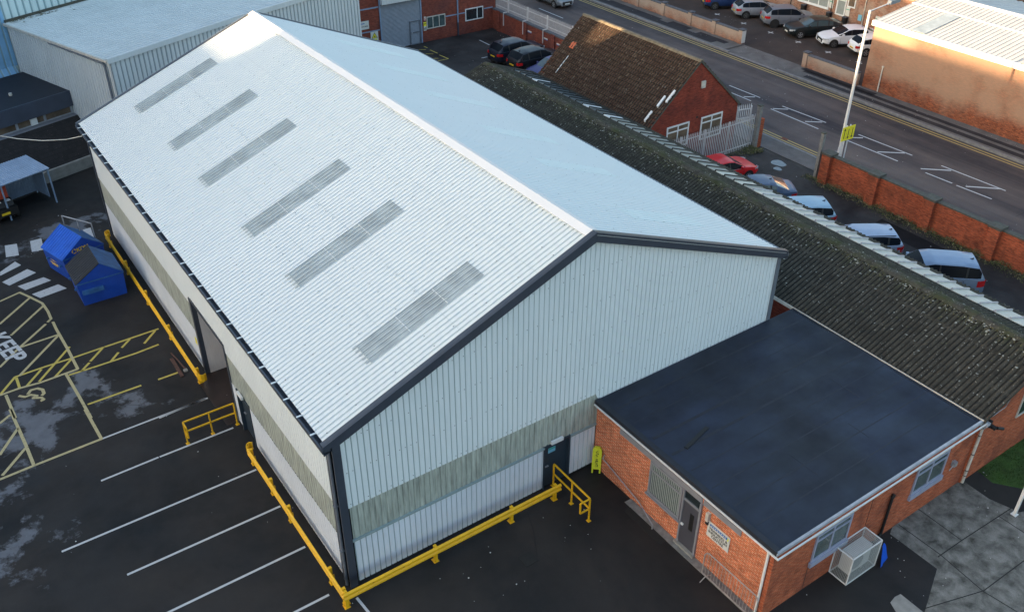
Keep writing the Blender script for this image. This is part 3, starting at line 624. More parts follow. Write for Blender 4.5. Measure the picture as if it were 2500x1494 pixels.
mb = MB(); mb.box((W_-.05, .1, 0), (W_+.02, L_, HE-.1)); mb.build('far_side_wall', 'wall_white', wh)

# ============================================================ ARMCO BARRIERS AND RAILS
def armco(p0, p1, inward, label, posts, endcap=(False, False)):
    a, b = Vector((*p0, 0)), Vector((*p1, 0)); d = (b-a).normalized(); n = Vector((*inward, 0)); L = (b-a).length
    t = empty('crash_barrier', a, 0, label, 'crash barrier', 'yellow crash barriers round the warehouse')
    T = lambda p: d*p[0]-n*p[1]+Vector((0, 0, p[2]))
    pr = [(0, .42), (.05, .45), (.05, .51), (-.0, .55), (-.0, .60), (.05, .64), (.05, .70), (0, .74)]
    mb = MB(T); n0 = len(mb.v)
    prr = pr+[(q[0]-.02, q[1]) for q in pr[::-1]]
    mb.prism([(0, q[0], q[1]) for q in prr], (L, 0, 0)); 
    mb.build('rail', 'yellow', t)
    for e, u in zip(endcap, (0, L)):
        if e:
            s_ = -1 if u == 0 else 1
            m2 = MB(T); 
            pts = [(u, .0), (u+s_*.14, .0), (u+s_*.24, -.06), (u+s_*.28, -.16), (u+s_*.22, -.26)]
            for (q0, q1) in zip(pts[:-1], pts[1:]): m2.bar((q0[0], q0[1], .58), (q1[0], q1[1], .58), .04, .34)
            m2.build('fishtail_end', 'yellow', t)
    for u in posts:
        m2 = MB(T); m2.box((u-.05, -.13, .012), (u+.05, -.02, .76)); m2.box((u-.10, -.22, 0), (u+.10, -.0, .012)); m2.box((u-.02, -.19, .012), (u+.02, -.13, .35))
        for z_ in (.48, .67): m2.box((u-.02, .05, z_-.015), (u+.02, .062, z_+.015))
        m2.build('post', 'yellow', t)
    return t
armco((-.52, 27.15), (-.52, 12.95), (1, 0), 'yellow crash barrier along the warehouse wall beside the blue skips', [.2, 3.4, 6.7, 10.1, 13.9], (True, True))
armco((-.52, 7.4), (-.52, -.66), (1, 0), 'yellow crash barrier between the parking bays and warehouse corner', [.12, 2.0, 3.6, 6.9, 7.9], (True, False))
armco((-.56, -.72), (8.05, -.72), (0, 1), 'yellow crash barrier along the foot of the gable wall', [.1, 3.4, 6.5, 8.4])
def rail(pts, label, ret, posts):
    t = empty('guard_rail', (pts[0][0], pts[0][1], 0), 0, label, 'guard rail', 'yellow guard rails by the doors')
    o = Vector((pts[0][0], pts[0][1], 0)); e = Vector((pts[1][0], pts[1][1], 0))-o; up_ = Vector((0, 0, 1))
    mb = MB(); mb.bar((0, 0, 1.08), tuple(e+up_*1.08), .05); mb.build('top_rail', 'yellow', t)
    mb = MB(); mb.bar((0, 0, .6), tuple(e+up_*.6), .05); mb.build('mid_rail', 'yellow', t)
    for q in posts:
        p = e*q; mb = MB(); mb.bar(tuple(p+up_*.01), tuple(p+up_*1.06), .05); mb.box((p.x-.07, p.y-.07, 0), (p.x+.07, p.y+.07, .012)); mb.build('post', 'yellow', t)
    r = Vector((*ret, 0)); p = e
    mb = MB(); mb.bar(tuple(p+up_*1.08), tuple(p+r+up_*1.08), .05); mb.bar(tuple(p+r+up_*1.08), tuple(p+r+up_*.6), .05); mb.bar(tuple(p+up_*.6), tuple(p+r+up_*.6), .05); mb.build('return_loop', 'yellow', t)
rail([(8.22, -.06), (8.22, -2.15)], 'yellow tubular guard rail beside the gable door', (-.42, 0), (0, .52, 1))
rail([(-.12, 9.8), (-2.12, 9.8)], 'yellow tubular guard rail beside the side wall door', (0, -.42), (0, .5, 1))

# ============================================================ TRAINING CENTRE
tc_ = empty('training_centre', (10.15, -8.45, 0), label='low orange brick training centre with a flat dark felt roof', cat='building')
def TT(mb): return mb
def X0(T): return lambda p: Vector(T(p))-Vector((10.15, -8.45, 0))
XF, YS = 10.15, -8.45; RX = 20.72
mb = MB(X0(lambda p: p)); mb.box((XF, -8.2, -.05), (XF+.25, -.02, 3.05)); mb.box((RX-.25, -8.2, -.05), (RX, -.02, 3.05)); mb.box((XF+.25, -.27, -.05), (RX-.25, -.03, 3.05)); mb.build('wall', 'brick_orange', tc_)
mb = MB(X0(lambda p: p)); mb.box((XF, YS, -.05), (RX, -8.203, 3.05)); mb.build('end_wall', 'brick_side', tc_)
mb = MB(X0(lambda p: p)); mb.box((XF-.12, YS-.12, 3.1), (RX+.05, -.04, 3.2)); 
rf = mb.build('roof', 'felt', tc_)
mb = MB(X0(lambda p: p))
mb.prism([(XF-.16, YS-.14, 3.06), (XF-.16, -.05, 3.06), (XF-.16, -.05, 3.24), (XF-.16, YS-.14, 3.24)], (.03, 0, 0)); mb.box((XF-.13, YS-.1, 3.2), (XF+.05, -.05, 3.235)); mb.build('roof_edge', 'felt_edge', rf)
mb = MB(X0(lambda p: p)); mb.box((XF-.17, YS-.17, 3.10), (RX+.05, YS-.145, 3.215)); mb.box((XF-.1, YS-.145, 3.2), (RX+.05, YS-.09, 3.218)); mb.build('edge_flashing', 'flash', rf)
mb = MB(X0(lambda p: p)); mb.box((XF-.205, YS-.21, 3.02), (XF-.165, -.05, 3.075)); mb.box((XF-.205, YS-.255, 3.02), (RX, YS-.215, 3.075)); mb.build('white_soffit_trim', 'white_pvc', tc_)
mb = MB(X0(lambda p: p))
for (x, y, l, h) in ((14, -2.3, 1.0, .02), (16.5, -6, .9, .02), (18, -4, 1.3, .02), (13.6, -5.9, 1.2, .02)): mb.box((x, y, 3.2), (x+.03, y-l, 3.204))
for k in range(1, 9): mb.box((XF+.2, YS+k*.95+rnd.uniform(-.05, .05), 3.2), (RX-.1, YS+k*.95+.07, 3.2035))
mb.build('felt_laps', 'felt_seam', rf)
b_ = MB(X0(lambda p: p)); b_.bar((12.3, -3.36, 3.215), (10.95, -3.72, 3.215), .14, .03); b_.build('roof_gully', 'black', rf)
F1 = lambda y, z: X0(frame((XF, y, z), (0, -1, 0), (0, 0, 1)))
mb = MB(F1(-1.33, 2.53)); mb.box((0, 0, -.02), (4.11, .23, .03)); mb.build('lintel', 'frame_grey', tc_)
mb = MB(F1(-5.5, 2.53)); mb.box((0, 0, -.02), (1.63, .23, .03)); mb.build('lintel', 'frame_grey', tc_)
wn = window(tc_, F1(-3.0, 1.05), 1.58, 1.48, 1, (.76,), 'frame_grey', 'glass_green', .08, .06, sill=True)
mb = MB(F1(-3.0, 1.05))
for k in range(17): mb.box((.1+k*.083, .1, .031), (.145+k*.083, 1.07, .036)); mb.box((.1+k*.083, 1.17, .031), (.145+k*.083, 1.4, .036))
mb.build('vertical_blind', 'blind', wn)
mb = MB(F1(-4.62, 0)); mb.box((0, .06, -.02), (.07, 2.53, .07)); mb.box((.78, .06, -.02), (.86, 2.53, .07)); mb.box((.07, 2.12, -.02), (.78, 2.2, .06)); df = mb.build('door_frame', 'frame_grey', tc_)
mb = MB(F1(-4.62, 0)); mb.box((.07, .12, -.02), (.78, 2.12, .03)); dr_ = mb.build('door', 'door_grey', tc_)
mb = MB(F1(-4.62, 0)); mb.box((.42, 1.0, .031), (.6, 1.75, .036)); mb.build('vision_panel', 'black', dr_)
mb = MB(F1(-4.62, 0)); mb.box((.1, 1.0, .031), (.2, 1.06, .09)); mb.build('handle', 'white_pvc', dr_)
mb = MB(F1(-4.62, 0)); mb.box((.07, 2.2, -.02), (.78, 2.5, .02)); mb.build('fanlight', 'glass', df)
mb = MB(F1(-4.55, 0)); mb.box((0, 0, .0), (.95, .1, .14)); mb.build('doorstep', 'concrete_light', tc_)
mb = MB(F1(-5.6, 0)); mb.cyl((2.65, .02, .06), (2.65, 3.0, .06), .045); mb.build('downpipe', 'white_pvc', tc_)
mb = MB(F1(-5.73, 2.03)); mb.box((0, .05, 0), (.12, .4, .12)); mb.build('wall_lamp', 'cream_pvc', tc_)
mb = MB(F1(-5.75, 1.93)); mb.box((0, 0, 0), (.1, .13, .1)); mb.build('alarm_sounder', 'black', tc_)
F2 = lambda x, z: X0(frame((x, YS, z), (1, 0, 0), (0, 0, 1)))
for (x, w__) in ((12.13, 1.75), (17.28, 1.8)):
    wn = window(tc_, F2(x, 1.32), w__, 1.2, [.5], (.74,), 'frame_lilac', 'glass_green', .08, .05)
    mb = MB(F2(x, 1.1)); mb.box((-.05, 0, -.02), (w__+.05, .215, .09)); mb.build('sill', 'frame_lilac', wn)
    mb = MB(F2(x, 2.525)); mb.box((-.15, 0, -.02), (w__+.25, .14, .03)); mb.build('window_lintel', 'cream_pvc', tc_)
mb = MB(F2(0, 0)); mb.cyl((20.85, 0, .09), (20.85, 2.7, .09), .055); 
for z in (.35, .6, 1.4, 2.3): mb.cyl((20.85, z, .09), (20.85, z+.03, .09), .066, mi=1)
mb.build('downpipe', ['cream_pvc', 'black'], tc_)
mb = MB(F2(0, 0)); mb.cyl((16.0, .3, .07), (16.0, 2.0, .07), .05); mb.cyl((16.0, 2.0, .07), (16.06, 2.12, .07), .06); mb.cyl((16.0, .3, .07), (15.75, .05, .07), .05); mb.build('soil_pipe', 'black', tc_)
for q in ((12.09, 0, 1.1), (14.9, 1.2, 2.6)): mb = MB(F2(0, 0)); mb.box((q[0], q[1], .0), (q[0]+.02, q[2], .006)); mb.build('movement_joint', 'black', tc_)
mb = MB(F2(19.6, 1.45)); mb.box((0, 0, 0), (.18, .2, .14)); mb.cyl((-.15, -.1, .08), (.0, .1, .1), .02); mb.cyl((-.1, .35, .05), (-.05, .1, .06), .015); mb.build('flood_lamp', 'galv', tc_)
mb = MB(X0(lambda p: p)); mb.box((RX+.02, YS-.18, 2.7), (RX+.22, YS-.02, 2.9)); mb.build('hopper', 'flash', tc_)
mb = MB(X0(lambda p: p)); mb.box((RX-.1, YS-.3, 2.95), (RX+.12, YS-.18, 3.06)); mb.build('gutter_bracket', 'flash', tc_)
mb = MB(F1(0, 0)); mb.tube([(.62, .8, .08), (2.7, .3, .08), (3.72, .22, .35)], .022); mb.tube([(3.72, .22, .35), (3.72, 0, .35)], .022); mb.tube([(.62, .8, .08), (.62, .95, .01)], .02); mb.build('handrail', 'galv', tc_)
mb = MB(F1(-2.5, .005)); mb.box((0, 0, .25), (1.9, .006, .6)); mb.build('drain_grating', 'joint', tc_)
mb = MB(F1(-2.2, .0)); mb.box((0, 0, .0), (6.2, .02, .3)); mb.build('wall_footing', 'lichen_post', tc_)
# sign
sg = empty('wall_sign', (XF-.02, -5.82, 1.45), label='white TRAINING & INDUCTION CENTRE sign on the orange brick wall', cat='sign')
S1 = frame((0, 0, 0), (0, -1, 0), (0, 0, 1))
mb = MB(S1); mb.box((0, 0, 0), (.96, .66, .018)); mb.build('board', 'sign_white', sg)
mb = MB(S1); mb.box((.1, .50, .019), (.86, .60, .022)); mb.build('banner_stripe', 'blue_sign', sg)
mb = MB(S1); mb.box((.86, .48, .019), (.91, .6, .0225)); mb.build('green_tip', 'lime', sg)
text('TRAINING &\nINDUCTION\nCENTRE', .145, frame((.48, 0, 0), (1, 0, 0), (0, 1, 0)) and (lambda p: S1((.48+p[0], .25+p[1], .022+p[2]))), 'ink', 'lettering', sg, .002, bold=.004, lines=.95)
text('wwwwww', .09, lambda p: S1((.46+p[0], .55+p[1], .023+p[2])), 'sign_white', 'banner_marks', sg, .002) if False else None
mb = MB(S1)
for k in range(8): mb.box((.15+k*.085, .53, .0225), (.20+k*.085, .565, .0235))
mb.build('banner_marks', 'sign_white', sg)
# crowd barrier leaning along the wall
cb = empty('crowd_barrier', (9.82, -6.15, 0), label='grey steel crowd barrier standing against the training centre wall', cat='crowd barrier')
mb = MB(); L = 2.3; lean = .18
mb.tube([(0, -.0, .12), (.0, -.0, 1.0), (.02, -.08, 1.1), (.04, -.16, 1.12), (.04, -L+.16, 1.12), (.02, -L+.06, 1.1), (0, -L, 1.0), (0, -L, .12), (0, 0, .12)], .022, 8); mb.build('outer_tube', 'steel_barrier', cb)
mb = MB()
for k in range(1, 18): mb.cyl((0, -k*L/18, .12), (.03, -k*L/18, 1.1), .009, n=6)
mb.build('bars', 'steel_barrier', cb)
for y in (-.2, -L+.2):
    mb = MB(); mb.tube([(-.28, y, .0), (-.02, y, .14), (.28, y, .0)], .018); mb.build('foot', 'steel_barrier', cb)
# corner guard sign
cs = empty('safety_marker', (9.95, -.42, 0), label='lime green plastic hazard marker standing in the corner by the gable', cat='hazard marker')
mb = MB(frame((0, 0, 0), (.75, -.66, 0), (0, 0, 1))); mb.prism([(-.17, .16, 0), (.17, .16, 0), (.17, 1.1, 0), (.09, 1.22, 0), (-.09, 1.22, 0), (-.17, 1.1, 0)], (0, 0, -.12)); mb.build('panel', 'lime', cs)
for x in (-.14, .14):
    mb = MB(frame((0, 0, 0), (.75, -.66, 0), (0, 0, 1))); mb.box((x-.03, 0, .03), (x+.03, .16, -.16)); mb.build('leg', 'lime', cs)
mb = MB(frame((0, 0, 0), (.75, -.66, 0), (0, 0, 1)))
for k in range(13):
    if k == 7: continue
    z = .3+k*.062; mb.box((-.05, z, .002), (.05, z+.012, .006)); mb.box((rnd.choice((-.05, .02)), z, .002), (rnd.choice((-.02, .05))+.01, z+.04, .0065))
mb.build('lettering_marks', 'ink', cs)
# cage with air conditioner
cg = empty('mesh_cage', (13.42, -9.16, 0), label='white wire mesh cage standing against the brick end wall', cat='cage')
cw, cdp, chh = 1.47, .68, 1.22
mb = MB()
for x in (0, cw):
    for y in (0, cdp): mb.bar((x, y, 0), (x, y, chh), .035)
for z in (.02, chh):
    for y in (0, cdp): mb.bar((0, y, z), (cw, y, z), .035)
    for x in (0, cw): mb.bar((x, 0, z), (x, cdp, z), .035)
mb.build('frame', 'white_pvc', cg)
mb = MB(); st = .055
for k in range(1, int(cw/st)): x = k*st; mb.bar((x, 0, 0), (x, 0, chh), .007); mb.bar((x, 0, chh), (x, cdp, chh), .007)
for k in range(1, int(chh/st)): z = k*st; mb.bar((0, 0, z), (cw, 0, z), .007); mb.bar((0, 0, z), (0, cdp, z), .007); mb.bar((cw, 0, z), (cw, cdp, z), .007)
for k in range(1, int(cdp/st)): y = k*st; mb.bar((0, y, 0), (0, y, chh), .007); mb.bar((cw, y, 0), (cw, y, chh), .007); mb.bar((0, y, chh), (cw, y, chh), .007)
mb.build('mesh_panels', 'mesh', cg)
ac = empty('air_conditioner', (13.72, -8.98, 0), label='cream air conditioning unit inside the wire mesh cage', cat='air conditioner')
mb = MB(); mb.box((0, 0, .12), (1.0, .42, .98)); mb.build('casing', 'white_pvc', ac)
mb = MB(); mb.cyl((.33, -.012, .55), (.33, -.002, .55), .3, n=20); mb.build('fan_grille', 'trim_grey', ac)
for x in (.1, .7):
    mb = MB(); mb.box((x, .0, 0), (x+.06, .3, .12)); mb.build('foot', 'galv', ac)
mb = MB(); N_ = 9; gA, gB, gC, gD = Vector((14.95, -9.20, .95)), Vector((15.12, -9.14, .98)), Vector((15.50, -9.22, .03)), Vector((14.96, -9.36, .02))
for lay in (0, .02):
    i0 = len(mb.v)
    for a in range(N_+1):
        for b in range(N_+1):
            u, v = a/N_, b/N_; q = gA.lerp(gD, u).lerp(gB.lerp(gC, u), v); q.z += .05*math.sin(u*7+v*5)*(1-u)+.12*u*(1-u)-lay; q.x += .03*math.sin(v*9); mb.v.append((q.x, q.y, max(.012, q.z)))
    for a in range(N_):
        for b in range(N_): k = i0+a*(N_+1)+b; mb.f.append([k, k+1, k+N_+2, k+N_+1]); mb.m.append(0)
tag(mb.build('blue_tarpaulin', 'tarp'), 'bright blue tarpaulin draped beside the wire mesh cage', 'tarpaulin')
mb = MB(); mb.bar((20.95, -10.55, 0), (20.95, -10.55, 3.2), .1, .1); mb.box((20.85, -10.65, 0), (21.05, -10.45, .03)); tag(mb.build('steel_post', 'white_pvc'), 'white square post by the grass at right edge', 'post')
mb = MB()
for k in range(2600):
    a, r_ = rnd.uniform(0, 6.28), rnd.random()**.5; x, y = 22.9+1.3*r_*math.cos(a), -11.1+.9*r_*math.sin(a); z = rnd.uniform(.02, .9)*(1.1-r_*.6)
    q = [Vector((rnd.uniform(-1, 1), rnd.uniform(-1, 1), rnd.uniform(-.6, .6)))*.05 for _ in range(3)]; mb.face([(x+v.x, y+v.y, max(.012, z+v.z)) for v in q])
tag(mb.build('low_shrub', 'bush'), 'dark green shrub beside the white post at right edge', 'shrub')

# ============================================================ LONG CORRUGATED BUILDING
ab = empty('corrugated_building', (20.7, -8.5, 0), label='long low brick building with mossy corrugated roof beside the warehouse', cat='building')
A0 = Vector((20.7, -8.5, 0)); XA = lambda T: (lambda p: Vector(T(p))-A0)
I_ = lambda p: p
mb = MB(XA(I_)); mb.box((20.74, -8.5, -.1), (27.7, -8.25, 3.2)); mb.prism([(20.74, -8.5, 3.2), (27.7, -8.5, 3.2), (24.25, -8.5, 4.42)], (0, .25, 0)); mb.build('gable_wall', 'brick_side', ab)
mb = MB(XA(I_)); mb.box((20.74, -8.24, -.1), (20.99, 28.4, 3.2)); mb.box((27.45, -8.24, -.1), (27.7, 28.4, 3.2)); mb.box((21.0, 28.15, -.1), (27.44, 28.4, 3.2)); mb.prism([(21, 28.15, 3.2), (27.44, 28.15, 3.2), (24.25, 28.15, 4.4)], (0, .25, 0)); mb.build('wall', 'brick_red', ab)
RZ, EZ = 4.57, 3.22; x0e, xr, x1e = 20.55, 24.25, 27.95
s1 = math.hypot(xr-x0e, RZ-EZ); TA = XA(frame((x0e, 28.75, EZ), (0, -1, 0), (xr-x0e, 0, RZ-EZ)))
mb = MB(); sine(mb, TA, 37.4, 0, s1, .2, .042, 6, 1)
# laps of the sheets as small steps
for v in (1.35, 2.7): 
    mb2 = MB(); 
    i0 = len(mb.v); cnt = int(37.4/.2*6)
    for k in range(cnt+1):
        u = k*.2/6; h = .042*math.cos(2*math.pi*k/6)+.012; mb.v.append(tuple(TA((u, v, h)))); mb.v.append(tuple(TA((u, v+.14, h)))); mb.v.append(tuple(TA((u, v, h-.03))))
    for k in range(cnt): j = i0+3*k; mb.f.append([j, j+3, j+4, j+1]); mb.m.append(0); mb.f.append([j+2, j+5, j+3, j]); mb.m.append(0)
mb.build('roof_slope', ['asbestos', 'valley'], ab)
s2 = math.hypot(x1e-xr, RZ-EZ); TB_ = XA(frame((x1e, -8.65, EZ), (0, 1, 0), (xr-x1e, 0, RZ-EZ)))
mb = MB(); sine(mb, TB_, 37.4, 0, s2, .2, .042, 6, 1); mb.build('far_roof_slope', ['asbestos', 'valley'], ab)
mb = MB(); 
for k in range(62):
    y = -8.65+k*.603; dz = rnd.uniform(-.01, .01)
    mb.T = XA(I_); mb.prism([(xr-.26, y, RZ-.05+dz), (xr-.1, y, RZ+.03+dz), (xr+.1, y, RZ+.03+dz), (xr+.26, y, RZ-.05+dz), (xr+.24, y, RZ-.07), (xr-.24, y, RZ-.07)], (0, .59, 0))
rc = mb.build('ridge_capping', 'asbestos', ab)
mb = MB(XA(I_))
for k in range(5200):
    y = rnd.uniform(-8.6, 28.6); side = rnd.choice((-1, 1)); w_ = abs(rnd.gauss(0, .28 if side < 0 else .2)); x = xr+side*w_
    z = RZ-.05-w_*.365+rnd.uniform(.0, .02); r_ = rnd.uniform(.015, .055); mb.blob((x, y, z+.03), r_*1.25, r_, 5, .4, 0 if rnd.random() < .72 else 1)
for k in range(1800):
    y = rnd.uniform(-8.6, 28.6); x = rnd.uniform(20.7, 24.1); 
    u = 28.75-y; ph = (u/.2) % 1
    z = EZ+(x-x0e)*.365+.03; r_ = rnd.choice((.016, .022, .03, .05)); mb.blob((x, 28.75-round(u/.2)*.2+rnd.uniform(-.03, .03), z), r_, r_*.5, 5, .4, 1 if rnd.random() < .7 else 0)
ms = mb.build('moss', ['moss', 'lichen'], ab); ms['kind'] = 'stuff'
TP = XA(frame((x1e, -8.65, EZ), (0, 1, 0), (xr-x1e, 0, RZ-EZ)))
va, vb = (x1e-27.15)/math.cos(math.atan2(RZ-EZ, xr-x0e)), (x1e-25.72)/math.cos(math.atan2(RZ-EZ, xr-x0e))
pal = [simple('panel_pale', (.50, .50, .44), .5, 0, .15, 3), simple('panel_grey', (.26, .28, .26), .4, 0, .15, 3), simple('panel_dark', (.11, .13, .135), .3, 0, .15, 3), M['white_pvc']]
for k in range(57):
    y = k*.638; yy = y-8.65
    m_i = 0 if yy < 7 else (0 if yy < 10 and rnd.random() < .5 else 1) if yy < 14 else 1 if (yy < 18) else 2
    if k in (53, 45, 42): m_i = 3
    if k > 50 and k != 53: m_i = 2
    mb = MB(TP); mb.prism([(y+.03, va, .07), (y+.53, va, .065), (y+.555, va, .13), (y+.61, va, .13), (y+.61, va, .04), (y+.03, va, .04)], (0, vb-va, 0)); sp_ = mb.build('skylight_panel', pal[m_i], ab); mb = MB(TP); mb.prism([(y+.545, va-.02, .135), (y+.56, va-.02, .155), (y+.605, va-.02, .155), (y+.634, va-.02, .05), (y+.545, va-.02, .05)], (0, vb-va+.03, 0)); mb.build('lap_bar', 'flash' if yy < 7 else 'black', sp_)  # darker bar colours paint the shaded lip sides; black ones draw the gaps
mb = MB(XA(I_)); mb.box((20.50, -8.62, 3.08), (20.53, 28.6, 3.24)); mb.box((20.40, -8.62, 3.05), (20.50, -.1, 3.08)); mb.box((20.36, -8.5, 3.08), (20.39, -4.8, 3.2)); mb.box((20.36, -2.0, 3.08), (20.39, -.1, 3.2)); mb.build('gutter', 'cream_pvc', ab)
mb = MB(XA(I_)); mb.prism([(x0e, -8.68, EZ-.1), (xr, -8.68, RZ-.1), (xr, -8.68, RZ+.04), (x0e, -8.68, EZ+.04)], (0, .06, 0)); mb.box((20.65, -8.6, 3.3), (20.66, -8.6, 3.3)); mb.build('bargeboard', 'asbestos', ab)
wn = window(ab, XA(frame((23.35, -8.5, 1.9), (1, 0, 0), (0, 0, 1))), 1.3, 1.2, 2, (.75,), 'cream_pvc', 'glass', .06)
mb = MB(XA(I_)); mb.tube([(20.9, -8.56, 3.02), (22.0, -8.56, 3.1), (22.05, -8.6, 3.5)], .018); mb.build('conduit', 'galv', ab)
mb = MB(XA(I_)); mb.box((20.95, -8.9, 2.75), (21.1, -8.5, 2.85)); mb.cyl((21.1, -8.9, 2.8), (21.35, -9.0, 2.72), .06); mb.box((20.86, -8.75, 2.8), (20.95, -8.52, 3.1)); mb.build('security_camera', 'black', ab)

# ============================================================ TILED BRICK BUILDING
tb = empty('tiled_building', (28.1, 17.4, 0), label='brick building with steep brown tiled roof and white windows by the road', cat='building')
B0 = Vector((28.1, 17.4, 0)); XB_ = lambda T: (lambda p: Vector(T(p))-B0)
xe0, xe1, xrg, ze, zr = 28.15, 35.5, 31.83, 3.05, 6.42; yb0, yb1 = 17.4, 28.3
mb = MB(XB_(I_)); mb.prism([(xe0, yb0, 0), (xe1, yb0, 0), (xe1, yb0, ze), (xrg, yb0, zr-.08), (xe0, yb0, ze)], (0, .25, 0)); mb.box((xe0, yb0+.25, 0), (xe0+.25, yb1, ze)); mb.box((xe1-.25, yb0+.25, 0), (xe1, yb1, ze)); mb.prism([(xe0, yb1, 0), (xe1, yb1, 0), (xe1, yb1, ze), (xrg, yb1, zr-.08), (xe0, yb1, ze)], (0, -.25, 0)); mb.build('wall', 'brick_red', tb)
def pantile(ulen, rows, T, name):
    mb = MB(); pitch = .212; n = 6; cnt = int(ulen/pitch*n); vl = math.hypot(xrg-xe0+.15, zr-ze+.1)
    L = vl/rows
    for r in range(rows):
        a, b = r*L-.03, (r+1)*L; i0 = len(mb.v)
        for k in range(cnt+1):
            u = k*pitch/n; jj = rnd.uniform(-.006, .006); h = .042*math.cos(2*math.pi*k/n)+jj
            mb.v.append(tuple(T((u, a+rnd.uniform(-.008, .008), h+.075)))); mb.v.append(tuple(T((u, b, h)))); mb.v.append(tuple(T((u, a, h+.005))))
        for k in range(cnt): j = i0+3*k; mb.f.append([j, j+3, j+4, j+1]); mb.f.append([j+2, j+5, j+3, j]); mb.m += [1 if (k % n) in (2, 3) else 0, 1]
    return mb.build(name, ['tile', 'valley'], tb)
e = .18; dz_ = e*(zr-ze)/(xrg-xe0)
pantile(yb1-yb0+.1, 16, XB_(frame((xe0-e, yb1+.05, ze-dz_), (0, -1, 0), (xrg-xe0, 0, zr-ze))), 'tiled_slope')
pantile(yb1-yb0+.1, 16, XB_(frame((xe1+e, yb0-.05, ze-dz_), (0, 1, 0), (xrg-xe1, 0, zr-ze))), 'tiled_slope')
mb = MB(XB_(I_))
for k in range(25): y = yb0-.05+k*.44; dz = rnd.uniform(-.012, .012); mb.prism([(xrg-.17, y, zr-.02+dz), (xrg-.09, y, zr+.1+dz), (xrg+.09, y, zr+.1+dz), (xrg+.17, y, zr-.02+dz)], (0, .425, 0))
mb.build('ridge_tiles', 'ridge_tile', tb)
mb = MB(XB_(I_)); mb.prism([(xe0-.1, yb0-.06, ze-.12), (xrg, yb0-.06, zr-.02), (xrg, yb0-.06, zr+.05), (xe0-.1, yb0-.06, ze-.04)], (0, .05, 0)); mb.prism([(xrg, yb0-.06, zr-.08), (xe1+.12, yb0-.06, ze-.14), (xe1+.12, yb0-.06, ze+.05), (xrg, yb0-.06, zr+.08)], (0, .05, 0), ); mb.build('verge', 'coping', tb)
mb = MB(XB_(I_)); sk_ = (zr-ze)/(xrg-xe0)
def onroof(x, y, l, w_, h=.12): mb.prism([(x, y, ze+(x-xe0)*sk_+.04), (x+l, y, ze+(x+l-xe0)*sk_+.04), (x+l, y, ze+(x+l-xe0)*sk_+h), (x, y, ze+(x-xe0)*sk_+h)], (0, w_, 0))
for (x, y, l) in ((28.35, 17.95, .5), (29.15, 17.85, .55), (29.5, 17.5, .6)):
    mb = MB(XB_(I_)); onroof(x, y, l, .14, .16); mb.build('roof_vent', 'white_pvc', tb)
mb = MB(XB_(I_)); onroof(28.6, 27.0, 1.0, .05, .09); mb.build('loose_batten', 'white_pvc', tb)
mb = MB(XB_(I_)); onroof(30.0, 27.35, .33, .18, .1); onroof(30.0, 27.12, .33, .18, .1); mb.build('orange_tile', 'orange_tile', tb)
for x in (29.6, 32.4):
    window(tb, XB_(frame((x, yb0, 1.35), (1, 0, 0), (0, 0, 1))), 1.8, 1.48, 2, (.74,), 'white_pvc', 'glass_tan', .09, .05)
mb = MB(XB_(frame((32.05, yb0, 4.75), (1, 0, 0), (0, 0, 1)))); mb.box((0, 0, 0), (.3, .42, .09)); mb.build('alarm_box', 'cream_pvc', tb)
mb = MB(XB_(frame((31.95, yb0, 2.88), (1, 0, 0), (0, 0, 1)))); mb.box((0, 0, .0), (.16, .12, .012)); mb.build('air_brick', 'black', tb)
mb = MB(XB_(frame((28.3, yb0, .9), (1, 0, 0), (0, 0, 1)))); mb.box((.2, 0, 0), (1.15, 1.25, .5)); mb.box((1.0, 1.3, 0), (1.15, 1.45, .15)); mb.build('meter_cabinet', 'flash', tb)

# ============================================================ PALISADE FENCES AND YARD WALL
def palisade(p0, p1, z0, h, label, gap=.155, posts=None, pale=.065):
    a, b = Vector((*p0, 0)), Vector((*p1, 0)); d = (b-a).normalized(); L = (b-a).length
    t = empty('palisade_fence', a, 0, label, 'fence', 'grey steel palisade fences'); T = frame((0, 0, 0), d, (0, 0, 1))
    mb = MB(T); k = 0; u = .05
    while u < L:
        mb.prism([(u-pale/2, z0+.05, .02), (u+pale/2, z0+.05, .02), (u+pale/2, z0+h-.12, .02), (u, z0+h, .02), (u-pale/2, z0+h-.12, .02)], (0, 0, .012)); u += gap
    mb.build('pales', 'galv_fence', t)
    for z in (z0+.25, z0+h-.35):
        mb = MB(T); mb.box((0, z, -.03), (L, z+.05, .018)); mb.build('rail', 'galv_fence', t)
    for u in posts or [L*k/4 for k in range(5)]:
        mb = MB(T); mb.box((u-.04, z0-.0, -.13), (u+.04, z0+h-.1, -.035)); mb.build('post', 'galv_fence', t)
    return t
palisade((28.6, 16.95), (36.75, 16.95), 0, 2.25, 'grey steel palisade fence in front of the white window gable', posts=[.1, 1.9, 3.9, 6.0, 8.0])
palisade((36.75, 17.3), (35.6, 17.6), 1.6, 1.2, 'short spiked steel return above the gate pillar', gap=.14, posts=[.1, 1.1])
palisade((36.95, 46.4), (36.95, 28.5), 1.72, 1.2, 'light grey spiked fence on top of the car yard wall', gap=.13, posts=[1.7, 4.45, 7.15, 10.4, 14, 17.6], pale=.05)
yw = empty('boundary_wall', (36.7, 28.5, 0), label='brick wall under the spiked fence behind the black cars', cat='wall')
mb = MB(); mb.box((0, 0, 0), (.3, 18.1, 1.62)); mb.build('brickwork', 'brick_bb', yw)
mb = MB(); mb.box((-.06, 0, 1.622), (.4, 18.1, 1.72)); mb.build('coping', 'coping_blue', yw)
for y in (12.95, 9.2, 16.9):
    mb = MB(); mb.box((-.12, y, 0), (-.002, y+.45, 1.7)); mb.build('pier', 'brick_bb', yw)
